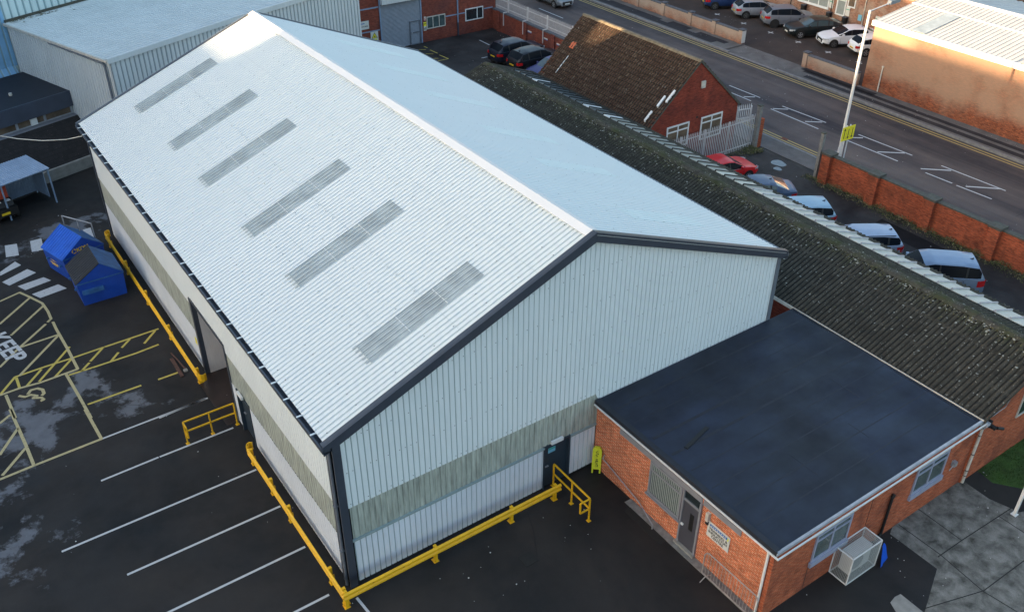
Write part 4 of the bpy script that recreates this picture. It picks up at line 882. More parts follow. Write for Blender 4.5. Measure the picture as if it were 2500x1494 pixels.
for y in (13.4, 10.65, 16.2):
    mb = MB(); mb.box((-.16, y, .7), (-.1, y+.07, 1.75)); mb.box((-.16, y, 1.73), (.2, y+.07, 1.8)); mb.build('fence_stay', 'galv_fence', yw)
for k, y in enumerate((41.15, 38.95, 37.25)):
    sgn = empty('bay_sign', (36.69, y+.25, 1.02), label=['small blue and white bay sign nearest the corner pier', 'small blue and white bay sign between two fence stays', 'small blue and white bay sign closest to the tiled roof'][k], cat='sign', group='bay signs on the yard wall')
    mb = MB(frame((0, 0, 0), (0, -1, 0), (0, 0, 1))); mb.box((0, .06, 0), (.5, .15, .015)); mb.build('board', 'sign_white', sgn); mb = MB(frame((0, 0, 0), (0, -1, 0), (0, 0, 1))); mb.box((0, 0, 0), (.5, .057, .015)); mb.build('blue_strip', 'blue_sign', sgn)
# yard wall on the right
yr = empty('brick_yard_wall', (36.55, -30, 0), label='long red brick yard wall with dark copings between cars and road', cat='wall')
mb = MB(); 
segs = [41.2, 37.9, 34.35, 30.6, 26.9, 23.2, 19.5, 15.8]
mb.box((0, 0, 0), (.26, 41.4, 1.72)); mb.build('brickwork', 'brick_yard', yr)
mb = MB(); mb.box((-.05, 0, 1.723), (.31, 41.4, 1.80)); mb.build('coping', 'coping', yr)
for y in segs:
    mb = MB(); mb.box((-.26, y-.6, 0), (-.003, y, 1.80)); pr_ = mb.build('pier', 'brick_yard', yr)
    mb = MB(); mb.box((-.32, y-.66, 1.803), (.36, y+.06, 1.93)); mb.build('pier_cap', 'coping', pr_)
def gpost(x, y, h, label, w_=.2):
    t = empty('gate_post', (x, y, 0), label=label, cat='gate post', group='concrete gate posts')
    mb = MB(); mb.box((-w_/2, -w_/2, 0), (w_/2, w_/2, h)); mb.build('shaft', 'lichen_post', t)
    mb = MB(); mb.prism([(-w_/2-.03, -w_/2-.03, h+.002), (w_/2+.03, -w_/2-.03, h+.002), (w_/2+.03, w_/2+.03, h+.002), (-w_/2-.03, w_/2+.03, h+.002)], (0, 0, .07)); mb.build('cap', 'coping', t)
gpost(36.62, 11.6, 2.85, 'tall weathered concrete gate post at the end of the yard wall')
gpost(36.85, 16.72, 2.8, 'tall weathered concrete gate post at the end of the palisade', .24)
mb = MB(); mb.box((36.98, 16.6, 0), (37.3, 17.0, 1.9)); tag(mb.build('brick_stub', 'brick_yard'), 'short brick pillar behind the gate post by the palisade', 'pillar')
mb = MB()
for (x0, y0, x1, y1, n, hh) in ((35.75, -12, 36.5, 11.2, 10500, .34), (35.3, 15.9, 36.9, 16.9, 1500, .3), (36.0, 11.2, 36.6, 12.2, 350, .2), (28.8, 16.4, 35.4, 16.9, 600, .2)):
    for k in range(n):
        x = x1-abs(rnd.gauss(0, (x1-x0)*.5)); y = rnd.uniform(y0, y1); 
        if x < x0-.2: continue
        q = [Vector((rnd.uniform(-1, 1), rnd.uniform(-1, 1), rnd.uniform(-.6, .8)))*.05 for _ in range(3)]; z = rnd.uniform(.02, hh)*(.4+.6*math.sin(y*2.1)**2)
        mb.face([(x+v.x, y+v.y, max(.01, z+v.z)) for v in q], 0 if rnd.random() < .62 else 1)
tag(mb.build('weeds', ['weed', 'weed_dry']), 'ragged weeds growing along the foot of the yard wall', 'weeds', kind='stuff')

# ============================================================ LAMP POST, LANE SIGN
lp = empty('street_lamp', (38.6, 11.68, .03), label='tall white street lamp column rising behind the yellow lane sign', cat='street lamp')
mb = MB(); mb.cyl((0, 0, 0), (0, 0, 1.4), .12, .12, 14); mb.cyl((0, 0, 1.4), (0, 0, 9.6), .1, .07, 14); mb.build('column', 'pole_white', lp, True)
mb = MB(); mb.cyl((0, 0, 9.55), (1.7, 0, 9.72), .035, .03); mb.build('arm', 'pole_white', lp)
mb = MB(); mb.prism([(1.6, -.1, 9.64), (2.5, -.13, 9.68), (2.5, -.08, 9.84), (1.75, -.06, 9.84)], (0, .24, 0)); mb.build('lantern', 'trim_grey', lp)
ls = empty('lane_sign', (38.75, 11.5, .03), label='yellow road sign with one up arrow and two down arrows', cat='road sign')
for x in (-.12, .2):
    mb = MB(); mb.cyl((x, .04, 0), (x, .04, 2.85), .038); mb.build('post', 'pole_white', ls)
SF = frame((-.53, 0, 1.92), (1, -.04, 0), (0, 0, 1))
mb = MB(SF); mb.box((0, 0, 0), (1.08, .88, .02)); mb.build('board', 'yellow_sign', ls)
mb = MB(SF)
for k, dn_ in enumerate((0, 1, 1)):
    x = .2+k*.34; mb.box((x-.025, .15, .022), (x+.025, .72, .028)); y = .72 if not dn_ else .16; s_ = 1 if not dn_ else -1
    mb.prism([(x-.09, y-s_*.06, .022), (x, y+s_*.09, .022), (x+.09, y-s_*.06, .022)][::s_], (0, 0, .007))
for x in (.37, .71):
    for z in range(7): mb.box((x-.006, .1+z*.1, .022), (x+.006, .16+z*.1, .026))
mb.build('arrows', 'ink', ls)

# ============================================================ OPPOSITE SIDE OF THE ROAD
def lowwall(y0, y1, label, h=1.0, piers=()):
    t = empty('low_wall', (51.0, y0, .1), label=label, cat='wall', group='low brick walls across the road')
    mb = MB(); mb.box((0, 0, 0), (.26, y1-y0, h)); mb.build('brickwork', 'brick_low', t)
    mb = MB(); mb.prism([(-.05, .0, h+.003), (.31, .0, h+.003), (.26, .0, h+.1), (.0, .0, h+.1)], (0, y1-y0, 0)); mb.build('coping', 'coping_blue', t)
    for y in piers:
        mb = MB(); mb.box((-.08, y-y0, 0), (.34, y-y0+.42, h+.16)); p_ = mb.build('pier', 'brick_low', t)
        mb = MB(); mb.box((-.12, y-y0-.04, h+.163), (.38, y-y0+.46, h+.25)); mb.build('pier_cap', 'coping_blue', p_)
    return t
lwa = lowwall(31.3, 60, 'weathered low brick wall in front of the blue and grey cars', .95, (31.3, 34.35, 37.2, 40.6, 44))
mb = MB(); mb.box((-.085, -.012, .1), (.345, -.002, 1.12)); mb.build('white_end_panel', 'sign_white', lwa)
lowwall(19.9, 25.0, 'pale flaking low brick wall beside the sunlit brick building', .95, (24.58,))
eb = empty('sunlit_building', (51.4, 19.7, 0), label='sunlit brick building with white fascia and ribbed metal roof', cat='building')
E0 = Vector((51.4, 19.7, 0)); XE = lambda T: (lambda p: Vector(T(p))-E0)
mb = MB(XE(I_)); mb.box((51.4, -40, 0), (51.7, 19.7, 4.75)); mb.box((51.7, 19.4, 0), (66, 19.7, 4.75)); mb.build('wall', 'brick_tan', eb)
mb = MB(XE(I_)); mb.box((51.18, -40, 4.58), (51.38, 19.85, 4.93)); mb.build('fascia', 'white_fascia', eb)
TE = XE(frame((51.3, 19.75, 4.9), (0, -1, 0), (6.4, 0, .86))); PE = [(0, 0), (.012, 1), (.028, 1), (.04, 0)]
l1 = math.hypot(6.4, .86)
mb = MB(); corr(mb, TE, 30, 0, 4.15, .35, .05, [(a, b) for a, b in PE], (0, 0)); corr(mb, XE(frame((51.3, 19.75, 4.95), (0, -1, 0), (6.4, 0, .86))), 30, 4.15, l1, .35, .05, PE, (0, 0)); mb.build('roof', ['seam_roof', 'seam_pan'], eb)
mb = MB(TE); mb.box((0, 4.08, .03), (30, 4.2, .08)); mb.box((0, l1-.1, .04), (30, l1+.12, .14)); mb.build('roof_flashing', 'white_fascia', eb)
for u in (2.9, 10.9):
    mb = MB(TE); mb.box((u, .1, .055), (u+1.05, 4.0, .07)); sk_2 = mb.build('rooflight', 'grp_roof', eb)
mb = MB(XE(frame((57.8, 19.75, 5.7), (0, -1, 0), (8, 0, -1.2)))); corr(mb, mb.T, 30, 0, 8.1, .5, .06, PE, (0, 0)); mb.build('far_roof', ['seam_roof', 'seam_pan'], eb)
mb = MB(XE(I_)); mb.cyl((51.33, 18.3, .1), (51.33, 18.3, 1.9), .045); mb.box((51.3, 18.25, 1.9), (51.4, 18.38, 2.0)); mb.build('downpipe', 'cream_pvc', eb)
ob = empty('office_building', (62.5, 24, 0), label='brick building with white framed windows behind the parked cars', cat='building')
O0 = Vector((62.5, 24, 0)); XO = lambda T: (lambda p: Vector(T(p))-O0)
mb = MB(XO(I_)); mb.box((62.5, 20, 0), (72, 90, 7.5)); mb.build('wall', 'brick_opp', ob)
def FO(y, z): return XO(frame((62.5, y, z), (0, -1, 0), (0, 0, 1)))
window(ob, FO(35.4, .95), 3.3, 2.2, 3, (.72,), 'white_pvc', 'blind', .1, .06, sill=True)
window(ob, FO(40.5, .95), 3.3, 2.2, 3, (.72,), 'white_pvc', 'blind', .1, .06, sill=True)
window(ob, FO(31.3, .7), 1.0, 2.6, 1, (.5,), 'white_pvc', 'blind', .12, .06)
window(ob, FO(30.2, 1.6), .8, 1.6, 1, (.5,), 'white_pvc', 'glass_tan', .1, .06)
for k, (y, z) in enumerate(((32.05, 1.1), (30.25, .85), (27.2, .8))):
    bs = empty('notice_board', (62.46, y, z), label=['white and green notice between the big window and door', 'white and green notice just right of the doorway', 'white and green notice on wall behind lamp column'][k], cat='notice', group='notices on the office wall')
    mb = MB(frame((0, 0, 0), (0, -1, 0), (0, 0, 1))); mb.box((0, 0, 0), (.42, .75, .02)); mb.build('board', 'sign_white', bs); mb = MB(frame((0, 0, 0), (0, -1, 0), (0, 0, 1))); mb.box((.02, .5, .021), (.4, .56, .024)); mb.build('green_stripe', 'green_sign', bs)
bs = empty('notice_board', (62.46, 28.9, .75), label='small light blue notice low on the office wall', cat='notice', group='notices on the office wall')
mb = MB(frame((0, 0, 0), (0, -1, 0), (0, 0, 1))); mb.box((0, 0, 0), (.36, .5, .02)); mb.build('board', 'lightblue', bs)
mb = MB(XO(I_)); mb.cyl((62.44, 28.4, 0), (62.44, 28.4, 7.4), .05); mb.build('downpipe', 'cream_pvc', ob)
for (y) in (36.2, 31.75): mb = MB(XO(I_)); mb.cyl((62.44, y, 0), (62.44, y, 7.4), .04); mb.build('downpipe', 'black', ob)
for k, (y) in enumerate((34.5, 31.7, 30.0)):
    t = empty('wall_bin', (62.2, y, 0), label=['black bin against office wall behind the grey crossover', 'black bin against office wall below the notice', 'black bin against office wall behind the white car'][k], cat='bin', group='black bins at the office wall')
    mb = MB(); mb.prism([(-.18, -.18, 0), (.18, -.18, 0), (.18, .18, 0), (-.18, .18, 0)], (0, 0, .75)); mb.build('body', 'black', t); mb = MB(); mb.box((-.2, -.2, .752), (.2, .2, .82)); mb.build('lid', 'trim_dark', t)

# ============================================================ BACK BRICK BUILDING
bb = empty('brick_workshop', (22.6, 46.6, 0), label='red brick workshop with grey roller shutter behind the side yard', cat='building')
K0 = Vector((22.6, 46.6, 0)); XK = lambda T: (lambda p: Vector(T(p))-K0)
mb = MB(XK(I_)); mb.box((22.6, 46.6, 0), (37.0, 56, 6.5)); mb.build('wall', 'brick_bb', bb)
def FK(x, z): return XK(frame((x, 46.6, z), (1, 0, 0), (0, 0, 1)))
mb = MB(XK(I_)); mb.box((22.6, 46.56, 3.46), (25.95, 46.6, 3.56)); mb.box((22.6, 46.56, 1.68), (25.95, 46.6, 1.76)); mb.box((32.05, 46.56, 1.72), (33.95, 46.6, 1.8)); mb.box((35.8, 46.56, 1.75), (36.7, 46.6, 1.83)); mb.build('string_course', 'bluegrey_steel', bb)
mb = MB(XK(I_)); mb.box((26.0, 46.5, 0), (26.1, 46.6, 4.4)); mb.box((29.67, 46.5, 0), (29.77, 46.6, 4.4)); mb.build('shutter_guides', 'bluegrey_steel', bb)
mb = MB(FK(26.1, 0))
for k in range(38): z = k*.1; mb.prism([(0, z, .02), (0, z+.05, .05), (0, z+.1, .02), (0, z+.1, 0), (0, z, 0)], (3.57, 0, 0))
rs = mb.build('roller_shutter', 'shutter', bb)
mb = MB(FK(26.05, 3.7)); mb.box((.05, 0, .06), (3.6, .75, .4)); mb.build('shutter_box', 'lb_wall', bb)
mb = MB(FK(28.62, 0)); 
for q in (((0, 0), (.09, 1.95)), ((.94, 0), (1.03, 1.95)), ((.09, 1.86), (.94, 1.95)), ((.09, .95), (.94, 1.04)), ((.09, 0), (.94, .09))): mb.box((q[0][0], q[0][1], .06), (q[1][0], q[1][1], .1))
wd = mb.build('wicket_door', 'trim_grey', bb); mb = MB(FK(28.62, 0)); mb.box((.12, .98, .101), (.2, 1.02, .15)); mb.build('handle', 'white_pvc', wd)
window(bb, FK(30.23, 1.02), 1.78, 1.0, 3, ((0, 1),), 'cream_pvc', 'glass_green', .07); window(bb, FK(33.96, 1.03), 1.78, 1.02, [.66], ((0, 1),), 'white_pvc', 'glass', .08)
mb = MB(FK(33.2, 0)); mb.cyl((0, 1.1, .07), (0, 6, .07), .06); mb.build('downpipe', 'bluegrey_steel', bb); mb = MB(FK(33.2, 0)); mb.cyl((0, 0, .07), (0, 1.1, .07), .07); mb.build('pipe_guard', 'trim_dark', bb)
def bbsign(x, z, w_, h, label):
    t = empty('wall_sign', (x, 46.57, z), label=label, cat='sign'); mb = MB(frame((0, 0, 0), (1, 0, 0), (0, 0, 1))); mb.box((0, 0, 0), (w_, h, .02)); mb.build('board', 'sign_white', t); return t
SK = lambda a, b: (lambda p: frame((0, 0, 0), (1, 0, 0), (0, 0, 1))((p[0]+a, p[1]+b, p[2]+.021)))
t = bbsign(23.9, 1.98, 1.12, .64, 'white STORES sign on the red brick beside the cladding'); text('MAIN STORES', .15, SK(.56, .22), 'ink', 'lettering', t, .003, bold=.003)
mb = MB(SK(0, 0)); mb.box((.42, .43, .0), (.75, .49, .003)); mb.build('blue_mark', 'blue_sign', t)
t = bbsign(25.1, .95, .66, .72, 'white warning sign with yellow hazard triangle beside roller shutter')
mb = MB(SK(0, 0)); mb.prism([(.06, .2, 0), (.6, .2, 0), (.33, .66, 0)], (0, 0, .002)); mb.build('triangle_border', 'ink', t)
mb = MB(SK(0, 0)); mb.prism([(.12, .235, .0022), (.54, .235, .0022), (.33, .59, .0022)], (0, 0, .002)); mb.build('triangle', 'yellow_sign', t)
mb = MB(SK(0, 0)); mb.prism([(.25, .29, .0045), (.43, .29, .0045), (.36, .36, .0045), (.34, .45, .0045), (.31, .36, .0045)], (0, 0, .002)); mb.build('pictogram', 'ink', t)
mb = MB(SK(0, 0)); mb.box((.2, .04, 0), (.56, .14, .003)); mb.build('caption_bar', 'lime', t)
t = bbsign(29.92, .95, .27, .7, 'tall yellow and white notice beside the wicket door'); mb = MB(SK(0, 0)); mb.box((.0, .36, 0), (.27, .7, .004)); mb.build('yellow_half', 'yellow_sign', t); mb = MB(SK(0, 0)); mb.box((.04, .5, .0045), (.12, .58, .006)); mb.box((.16, .5, .0045), (.24, .58, .006)); mb.box((.05, .06, .0005), (.1, .25, .004)); mb.box((.16, .06, .0005), (.22, .28, .004)); mb.build('marks', 'ink', t)
t = bbsign(29.98, 1.75, .17, .32, 'small white and red notice above the yellow one'); mb = MB(SK(0, 0)); mb.box((.02, .02, 0), (.15, .1, .003)); mb.box((.05, .16, 0), (.12, .24, .003)); mb.build('red_marks', 'red', t)

# ============================================================ GREY CLADDING BUILDINGS (rear left), turned 18 degrees
RA = R(18); LBO = (3.2, 35.0, 0)
PL = [(0, 0), (.02, -1), (.10, -1), (.12, 0)]
lb = empty('cladding_shed', LBO, RA, label='light grey clad shed with ribbed roof behind the warehouse', cat='building')
mb = MB(); corr(mb, frame((0, 0, 0), (1, 0, 0), (0, 0, 1)), 19.45, 0, lambda u: 6.82+.03*u if u < 9 else 7.09, .3, .04); mb.build('front_wall', ['lb_wall', 'lb_pan'], lb)
mb = MB(); corr(mb, frame((0, 11.05, 0), (0, -1, 0), (0, 0, 1)), 11.05, 0, 6.9, .28, .04); mb.build('side_wall', ['lb_wall', 'lb_pan'], lb)
mb = MB(); mb.box((19.4, 0.05, 0), (19.45, 11, 7.05)); mb.build('end_wall', 'lb_wall', lb)
mb = MB(); corr(mb, frame((-.12, 11.05, 7.0), (0, -1, 0), (9.1, 0, .27)), 11.1, 0, 9.1, .34, .06, PL); corr(mb, frame((8.98, 11.05, 7.27), (0, -1, 0), (1, 0, 0)), 11.1, 0, 10.5, .34, .06, PL); mb.build('roof', ['lb_roof', 'lb_roof_pan_shade'], lb)
mb = MB(); mb.prism([(-.15, -.06, 6.8), (9, -.06, 7.05), (9, -.06, 7.35), (-.15, -.06, 7.08)], (0, -.06, 0)); mb.prism([(9, -.06, 7.05), (19.5, -.06, 7.05), (19.5, -.06, 7.35), (9, -.06, 7.35)], (0, -.06, 0)); mb.prism([(-.15, .1, 7.05), (9, .1, 7.32), (9, .1, 7.36), (-.15, .1, 7.09)], (0, -.16, 0)); mb.box((9, -.06, 7.33), (19.5, .1, 7.36)); mb.build('verge_trim', 'lb_wall', lb)
mb = MB(); mb.box((-.22, -.05, 6.86), (-.12, 11.05, 7.0)); mb.build('gutter', 'cream_pvc', lb)
mb = MB(); mb.tube([(-.12, 6.1, 6.78), (-.12, .5, 6.72), (-.12, .38, 6.5), (-.12, .38, .2)], .07); mb.build('downpipe', 'trim_grey', lb)
mb = MB(); mb.box((-.06, 5.9, 3.82), (.0, 11.0, 3.95)); mb.build('flashing', 'lb_wall', lb)
mb = MB()
for k in range(60): mb.blob((rnd.uniform(.1, 6), 10.9-abs(rnd.gauss(0, .35)), 7.08), rnd.uniform(.03, .1), .03, 5)
mo = mb.build('moss', 'moss', lb); mo['kind'] = 'stuff'
xb = empty('tall_cladding_hall', LBO, RA, label='tall pale blue ribbed hall at the top left corner', cat='building')
mb = MB(); corr(mb, frame((.0, 11.12, 0), (1, 0, 0), (0, 0, 1)), 26, 0, 16, .45, .05); mb.build('front_wall', ['blue_clad', 'blue_pan'], xb)
mb = MB(); corr(mb, frame((-26, 11.12, 0), (1, 0, 0), (0, 0, 1)), 26, 4.3, 16, .45, .05); corr(mb, frame((-26, 10.75, 3.7), (1, 0, 0), (0, .35, .62)), 25.8, 0, .72, .45, .03); mb.build('left_wall', [simple('deep_blue_clad', (.20, .40, .62), .45, 0, .12, 2), 'blue_pan'], xb)
mb = MB(); mb.box((-26, 11.2, 0), (26, 40, 15.9)); mb.build('core', 'blue_clad', xb)
mb = MB(); mb.prism([(-.05, 11.02, 7.0), (9, 11.02, 7.25), (9, 11.02, 7.4), (-.05, 11.02, 7.15)], (0, .09, 0)); mb.build('base_flashing', 'coping', xb)
# lean-to with felt roof, window band, dark bank, retaining wall
ln = empty('lean_to', LBO, RA, label='dark flat roofed lean-to with a band of brown windows at left', cat='building')
mb = MB(); mb.box((-26, 5.4, 3.88), (-.01, 10.7, 3.96)); mb.build('roof', 'felt_edge', ln)
mb = MB(); mb.box((-26, 5.36, 3.02), (-.01, 5.45, 3.98)); mb.build('fascia', simple('fascia_blue', (.05, .062, .09), .5, 0, .25, 1), ln)
mb = MB(); mb.box((-26, 5.65, 0), (-.01, 5.75, 3.86)); mb.build('wall', 'lb_wall', ln)
for k in range(12):
    x = -1.75*(k+1)-.05; window(ln, frame((x, 5.65, 2.5), (1, 0, 0), (0, 0, 1)), 1.72, .85, 1, ((0, 1),), 'flash', 'glass_tan', .06, .04)
mb = MB(); mb.box((-26, 5.2, 2.35), (-.01, 5.64, 2.48)); mb.build('ledge', 'frame_grey', ln)
mb = MB(); mb.box((-2.75, 5.5, 2.55), (-2.35, 5.6, 2.95)); mb.build('white_box', 'white_pvc', ln)
mb = MB(); mb.cyl((-2.6, 7.4, 3.96), (-2.6, 7.4, 4.1), .1); mb.build('roof_cowl', 'cream_pvc', ln)
bk = MB(); bk.prism([(-26, 3.2, 0), (-26, 5.19, 0), (-26, 5.19, 2.45), (-26, 3.2, .6)], (26, 0, 0)); o = bk.build('bank', 'bank'); o.location = LBO; o.rotation_euler = (0, 0, RA); tag(o, kind='structure')
mb = MB(); mb.box((-26, 3.0, 0), (-.9, 3.19, .68)); mb.box((-.9, 3.0, 0), (0, 3.19, .68)); o = mb.build('retaining_wall', 'concrete_light'); o.location = LBO; o.rotation_euler = (0, 0, RA); tag(o, 'low pale concrete retaining wall below the dark bank', 'wall')
sh = empty('shelter', LBO, RA, label='open steel shelter with pale blue ribbed roof at the left edge', cat='shelter')
mb = MB(); corr(mb, frame((-11, .2, 2.15), (1, 0, 0), (0, 2.4, .12)), 6.15, 0, 2.4, .14, .02); mb.build('roof', [simple('shelter_blue', (.30, .38, .50), .45, 0, .15, 2), 'bluegrey_steel'], sh)
mb = MB(); corr(mb, frame((-11, 2.45, 0), (1, 0, 0), (0, 0, 1)), 6.1, .1, 2.2, .14, .02); mb.build('back_panel', 'bluegrey_steel', sh)
mb = MB(); mb.box((-4.95, 1.0, .15), (-4.92, 2.4, 2.1)); mb.build('side_panel', 'bluegrey_steel', sh)
for (x, y) in ((-4.93, .35), (-4.93, 2.4), (-7.6, .35), (-10.9, .35)):
    mb = MB(); mb.bar((x, y, 0), (x, y, 2.13), .07); mb.build('post', 'bluegrey_steel', sh)
mb = MB(); mb.bar((-11, .3, 2.1), (-4.85, .3, 2.1), .06, .08); mb.build('beam', 'bluegrey_steel', sh)
tk = empty('tow_tractor', (-4.25, 33.25, 0), R(-78), label='dark tractor unit with yellow plate cut off by left edge', cat='tractor')
mb = MB(); mb.box((-1.2, -.55, .3), (.35, .55, .75)); mb.prism([(-.9, -.5, .75), (.1, -.5, .75), (-.1, -.5, 1.05), (-.8, -.5, 1.05)], (0, 1.0, 0)); mb.build('body', 'black', tk)
mb = MB(); mb.box((-.75, -.45, 1.05), (-.35, .45, 1.75)); mb.build('cab_back', simple('orange_cab', (.42, .06, .03), .5, 0, .1), tk)
mb = MB(); mb.box((.352, -.35, .42), (.37, .1, .55)); mb.build('plate', 'plate_yellow', tk)
for y in (-.35, .15): mb = MB(); mb.box((-.1, y, 1.055), (.12, y+.22, 1.1)); mb.build('lamp', 'lb_wall', tk)
for (x, y) in ((.0, -.58), (.0, .46), (-.95, -.58), (-.95, .46)): mb = MB(); mb.cyl((x, y, .27), (x, y+.13, .27), .27, n=16); mb.build('wheel', 'tyre', tk)
pts = [(-.16, 28.3, 5.67), (-.9, 28.75, 5.5), (-1.9, 29.35, 5.47), (-2.9, 29.95, 5.6), (-4.2, 30.7, 5.95), (-7, 32.4, 7.0)]
mb = MB(); mb.tube(pts, .022, 6); tag(mb.build('overhead_cable', 'cream_pvc'), 'pale cable hanging from the warehouse corner towards the left', 'cable')
mb = MB(); mb.tube([(21.5, 38.5, 3.2), (23.6, 41.0, 2.5), (25.0, 43.5, 1.2)], .03, 6); tag(mb.build('red_pole', 'red'), 'thin red pole leaning in front of the STORES sign', 'pole')

# ============================================================ SKIPS
def skip(loc, rz, label, lidmat, logo=False):
    t = empty('covered_skip', (*loc, 0), rz, label, 'skip', 'blue covered skips beside the warehouse')
    w_, l_, h, pk, xr_ = 2.12, 2.0, 1.2, 1.95, .12
    # body: tapered sides, gable front and back
    mb = MB(); x0, x1 = -w_/2, w_/2; y0, y1 = -l_/2, l_/2
    F = [(x0+.08, y0, 0), (x1-.06, y0, 0), (x1, y0, h), (xr_, y0, pk), (x0, y0, h)]
    mb.prism(F, (0, l_, 0)); mb.build('body', 'skip_blue', t)
    mb = MB(); mb.prism([(xr_, y0-.03, pk+.02), (x0-.06, y0-.03, h-.02), (x0-.06, y0-.03, h+.03), (xr_, y0-.03, pk+.07)], (0, l_+.06, 0))
    for k in range(11): y = y0+.05+k*.19; mb.prism([(xr_-.03, y, pk+.05), (x0-.03, y, h+.045), (x0-.03, y, h+.075), (xr_-.03, y, pk+.08)], (0, .05, 0))
    mb.build('lid', lidmat, t)
    mb = MB(); mb.prism([(xr_, y0-.01, pk+.012), (x1+.03, y0-.01, h-.0), (x1+.03, y0-.01, h+.03), (xr_, y0-.01, pk+.05)], (0, l_+.02, 0)); mb.build('right_cover', 'skip_worn', t)
    mb = MB(); mb.box((x0+.14, y0-.14, .62), (x0+1.1, y0-.002, .82)); mb.build('lifting_bar', 'skip_worn', t)
    mb = MB(); mb.box((x0-.02, y0-.03, h-.05), (x1+.02, y0-.002, h+.0)); mb.build('rim_rail', 'skip_worn', t)
    for y in (y0+.4, y1-.4):
        mb = MB(); mb.cyl((x0-.1, y, .75), (x0+.02, y, .75), .06); mb.build('lifting_lug', 'skip_worn', t)
    if logo:
        text('KDM', .28, frame((.02, y0-.006, 1.42), (1, 0, 0), (0, 0, 1)), 'plate_yellow', 'logo_letters', t, .002, bold=.012)
        mb = MB(frame((-.42, y0-.006, 1.42), (1, 0, 0), (0, 0, 1)))
        for k in range(3):
            for j in range(3):
                a = k*2.094+j*.5; mb.prism([(.13*math.cos(a), .13*math.sin(a), 0), (.13*math.cos(a+.5), .13*math.sin(a+.5), 0), (.08*math.cos(a+.5), .08*math.sin(a+.5), 0), (.08*math.cos(a), .08*math.sin(a), 0)], (0, 0, .004))
        mb.build('logo_ring', 'plate_yellow', t)
        SD = frame((x0+.03, .3, .5), (0, -1, 0), (.06, 0, 1)); text('KDM', .24, lambda p: SD((p[0]+.1, p[1]+.28, p[2]+.01)), 'plate_yellow', 'side_letters', t, .004, bold=.01)
        mb = MB(SD); mb.box((-.25, .05, .012), (.5, .09, .016)); mb.box((-.15, -.03, .012), (.45, 0, .016)); mb.build('side_caption', 'plate_yellow', t)
    return t
skip((-2.0, 23.0), 0, 'blue covered skip with black ribbed lid, nearest the parking lines', 'skip_lid_black')
s1_ = skip((-2.31, 25.92), R(16), 'blue covered skip with bright blue lid and yellow KDM lettering', 'skip_lid_blue', True)
mb = MB(); mb.tube([(.35, 1.1, 1.6), (.35, 1.1, 2.35), (1.15, -.1, 2.0), (1.15, -.1, 1.2)], .03, 6); mb.tube([(.75, .5, 2.17), (.75, .5, 1.5)], .02, 6); mb.build('guard_frame', 'galv', s1_)
for k, (a, b, c) in enumerate(((P('I', 1825, 800), P('I', 1985, 975), 'long thin rusty bar lying beside the barrier end'), (P('I', 1830, 860), P('I', 1945, 1050), 'wide brown plank lying beside the barrier end'))):
    mb = MB(); mb.bar((a.x, a.y, .04), (b.x, b.y, .04), .06 if k == 0 else .14, .05); tag(mb.build('plank', 'wood'), c, 'plank')
a = P('I', 1980, 985); mb = MB(); mb.box((a.x-.08, a.y-.08, 0), (a.x+.08, a.y+.08, .08)); tag(mb.build('small_block', 'concrete_light'), 'small white block at the end of the planks', 'block')

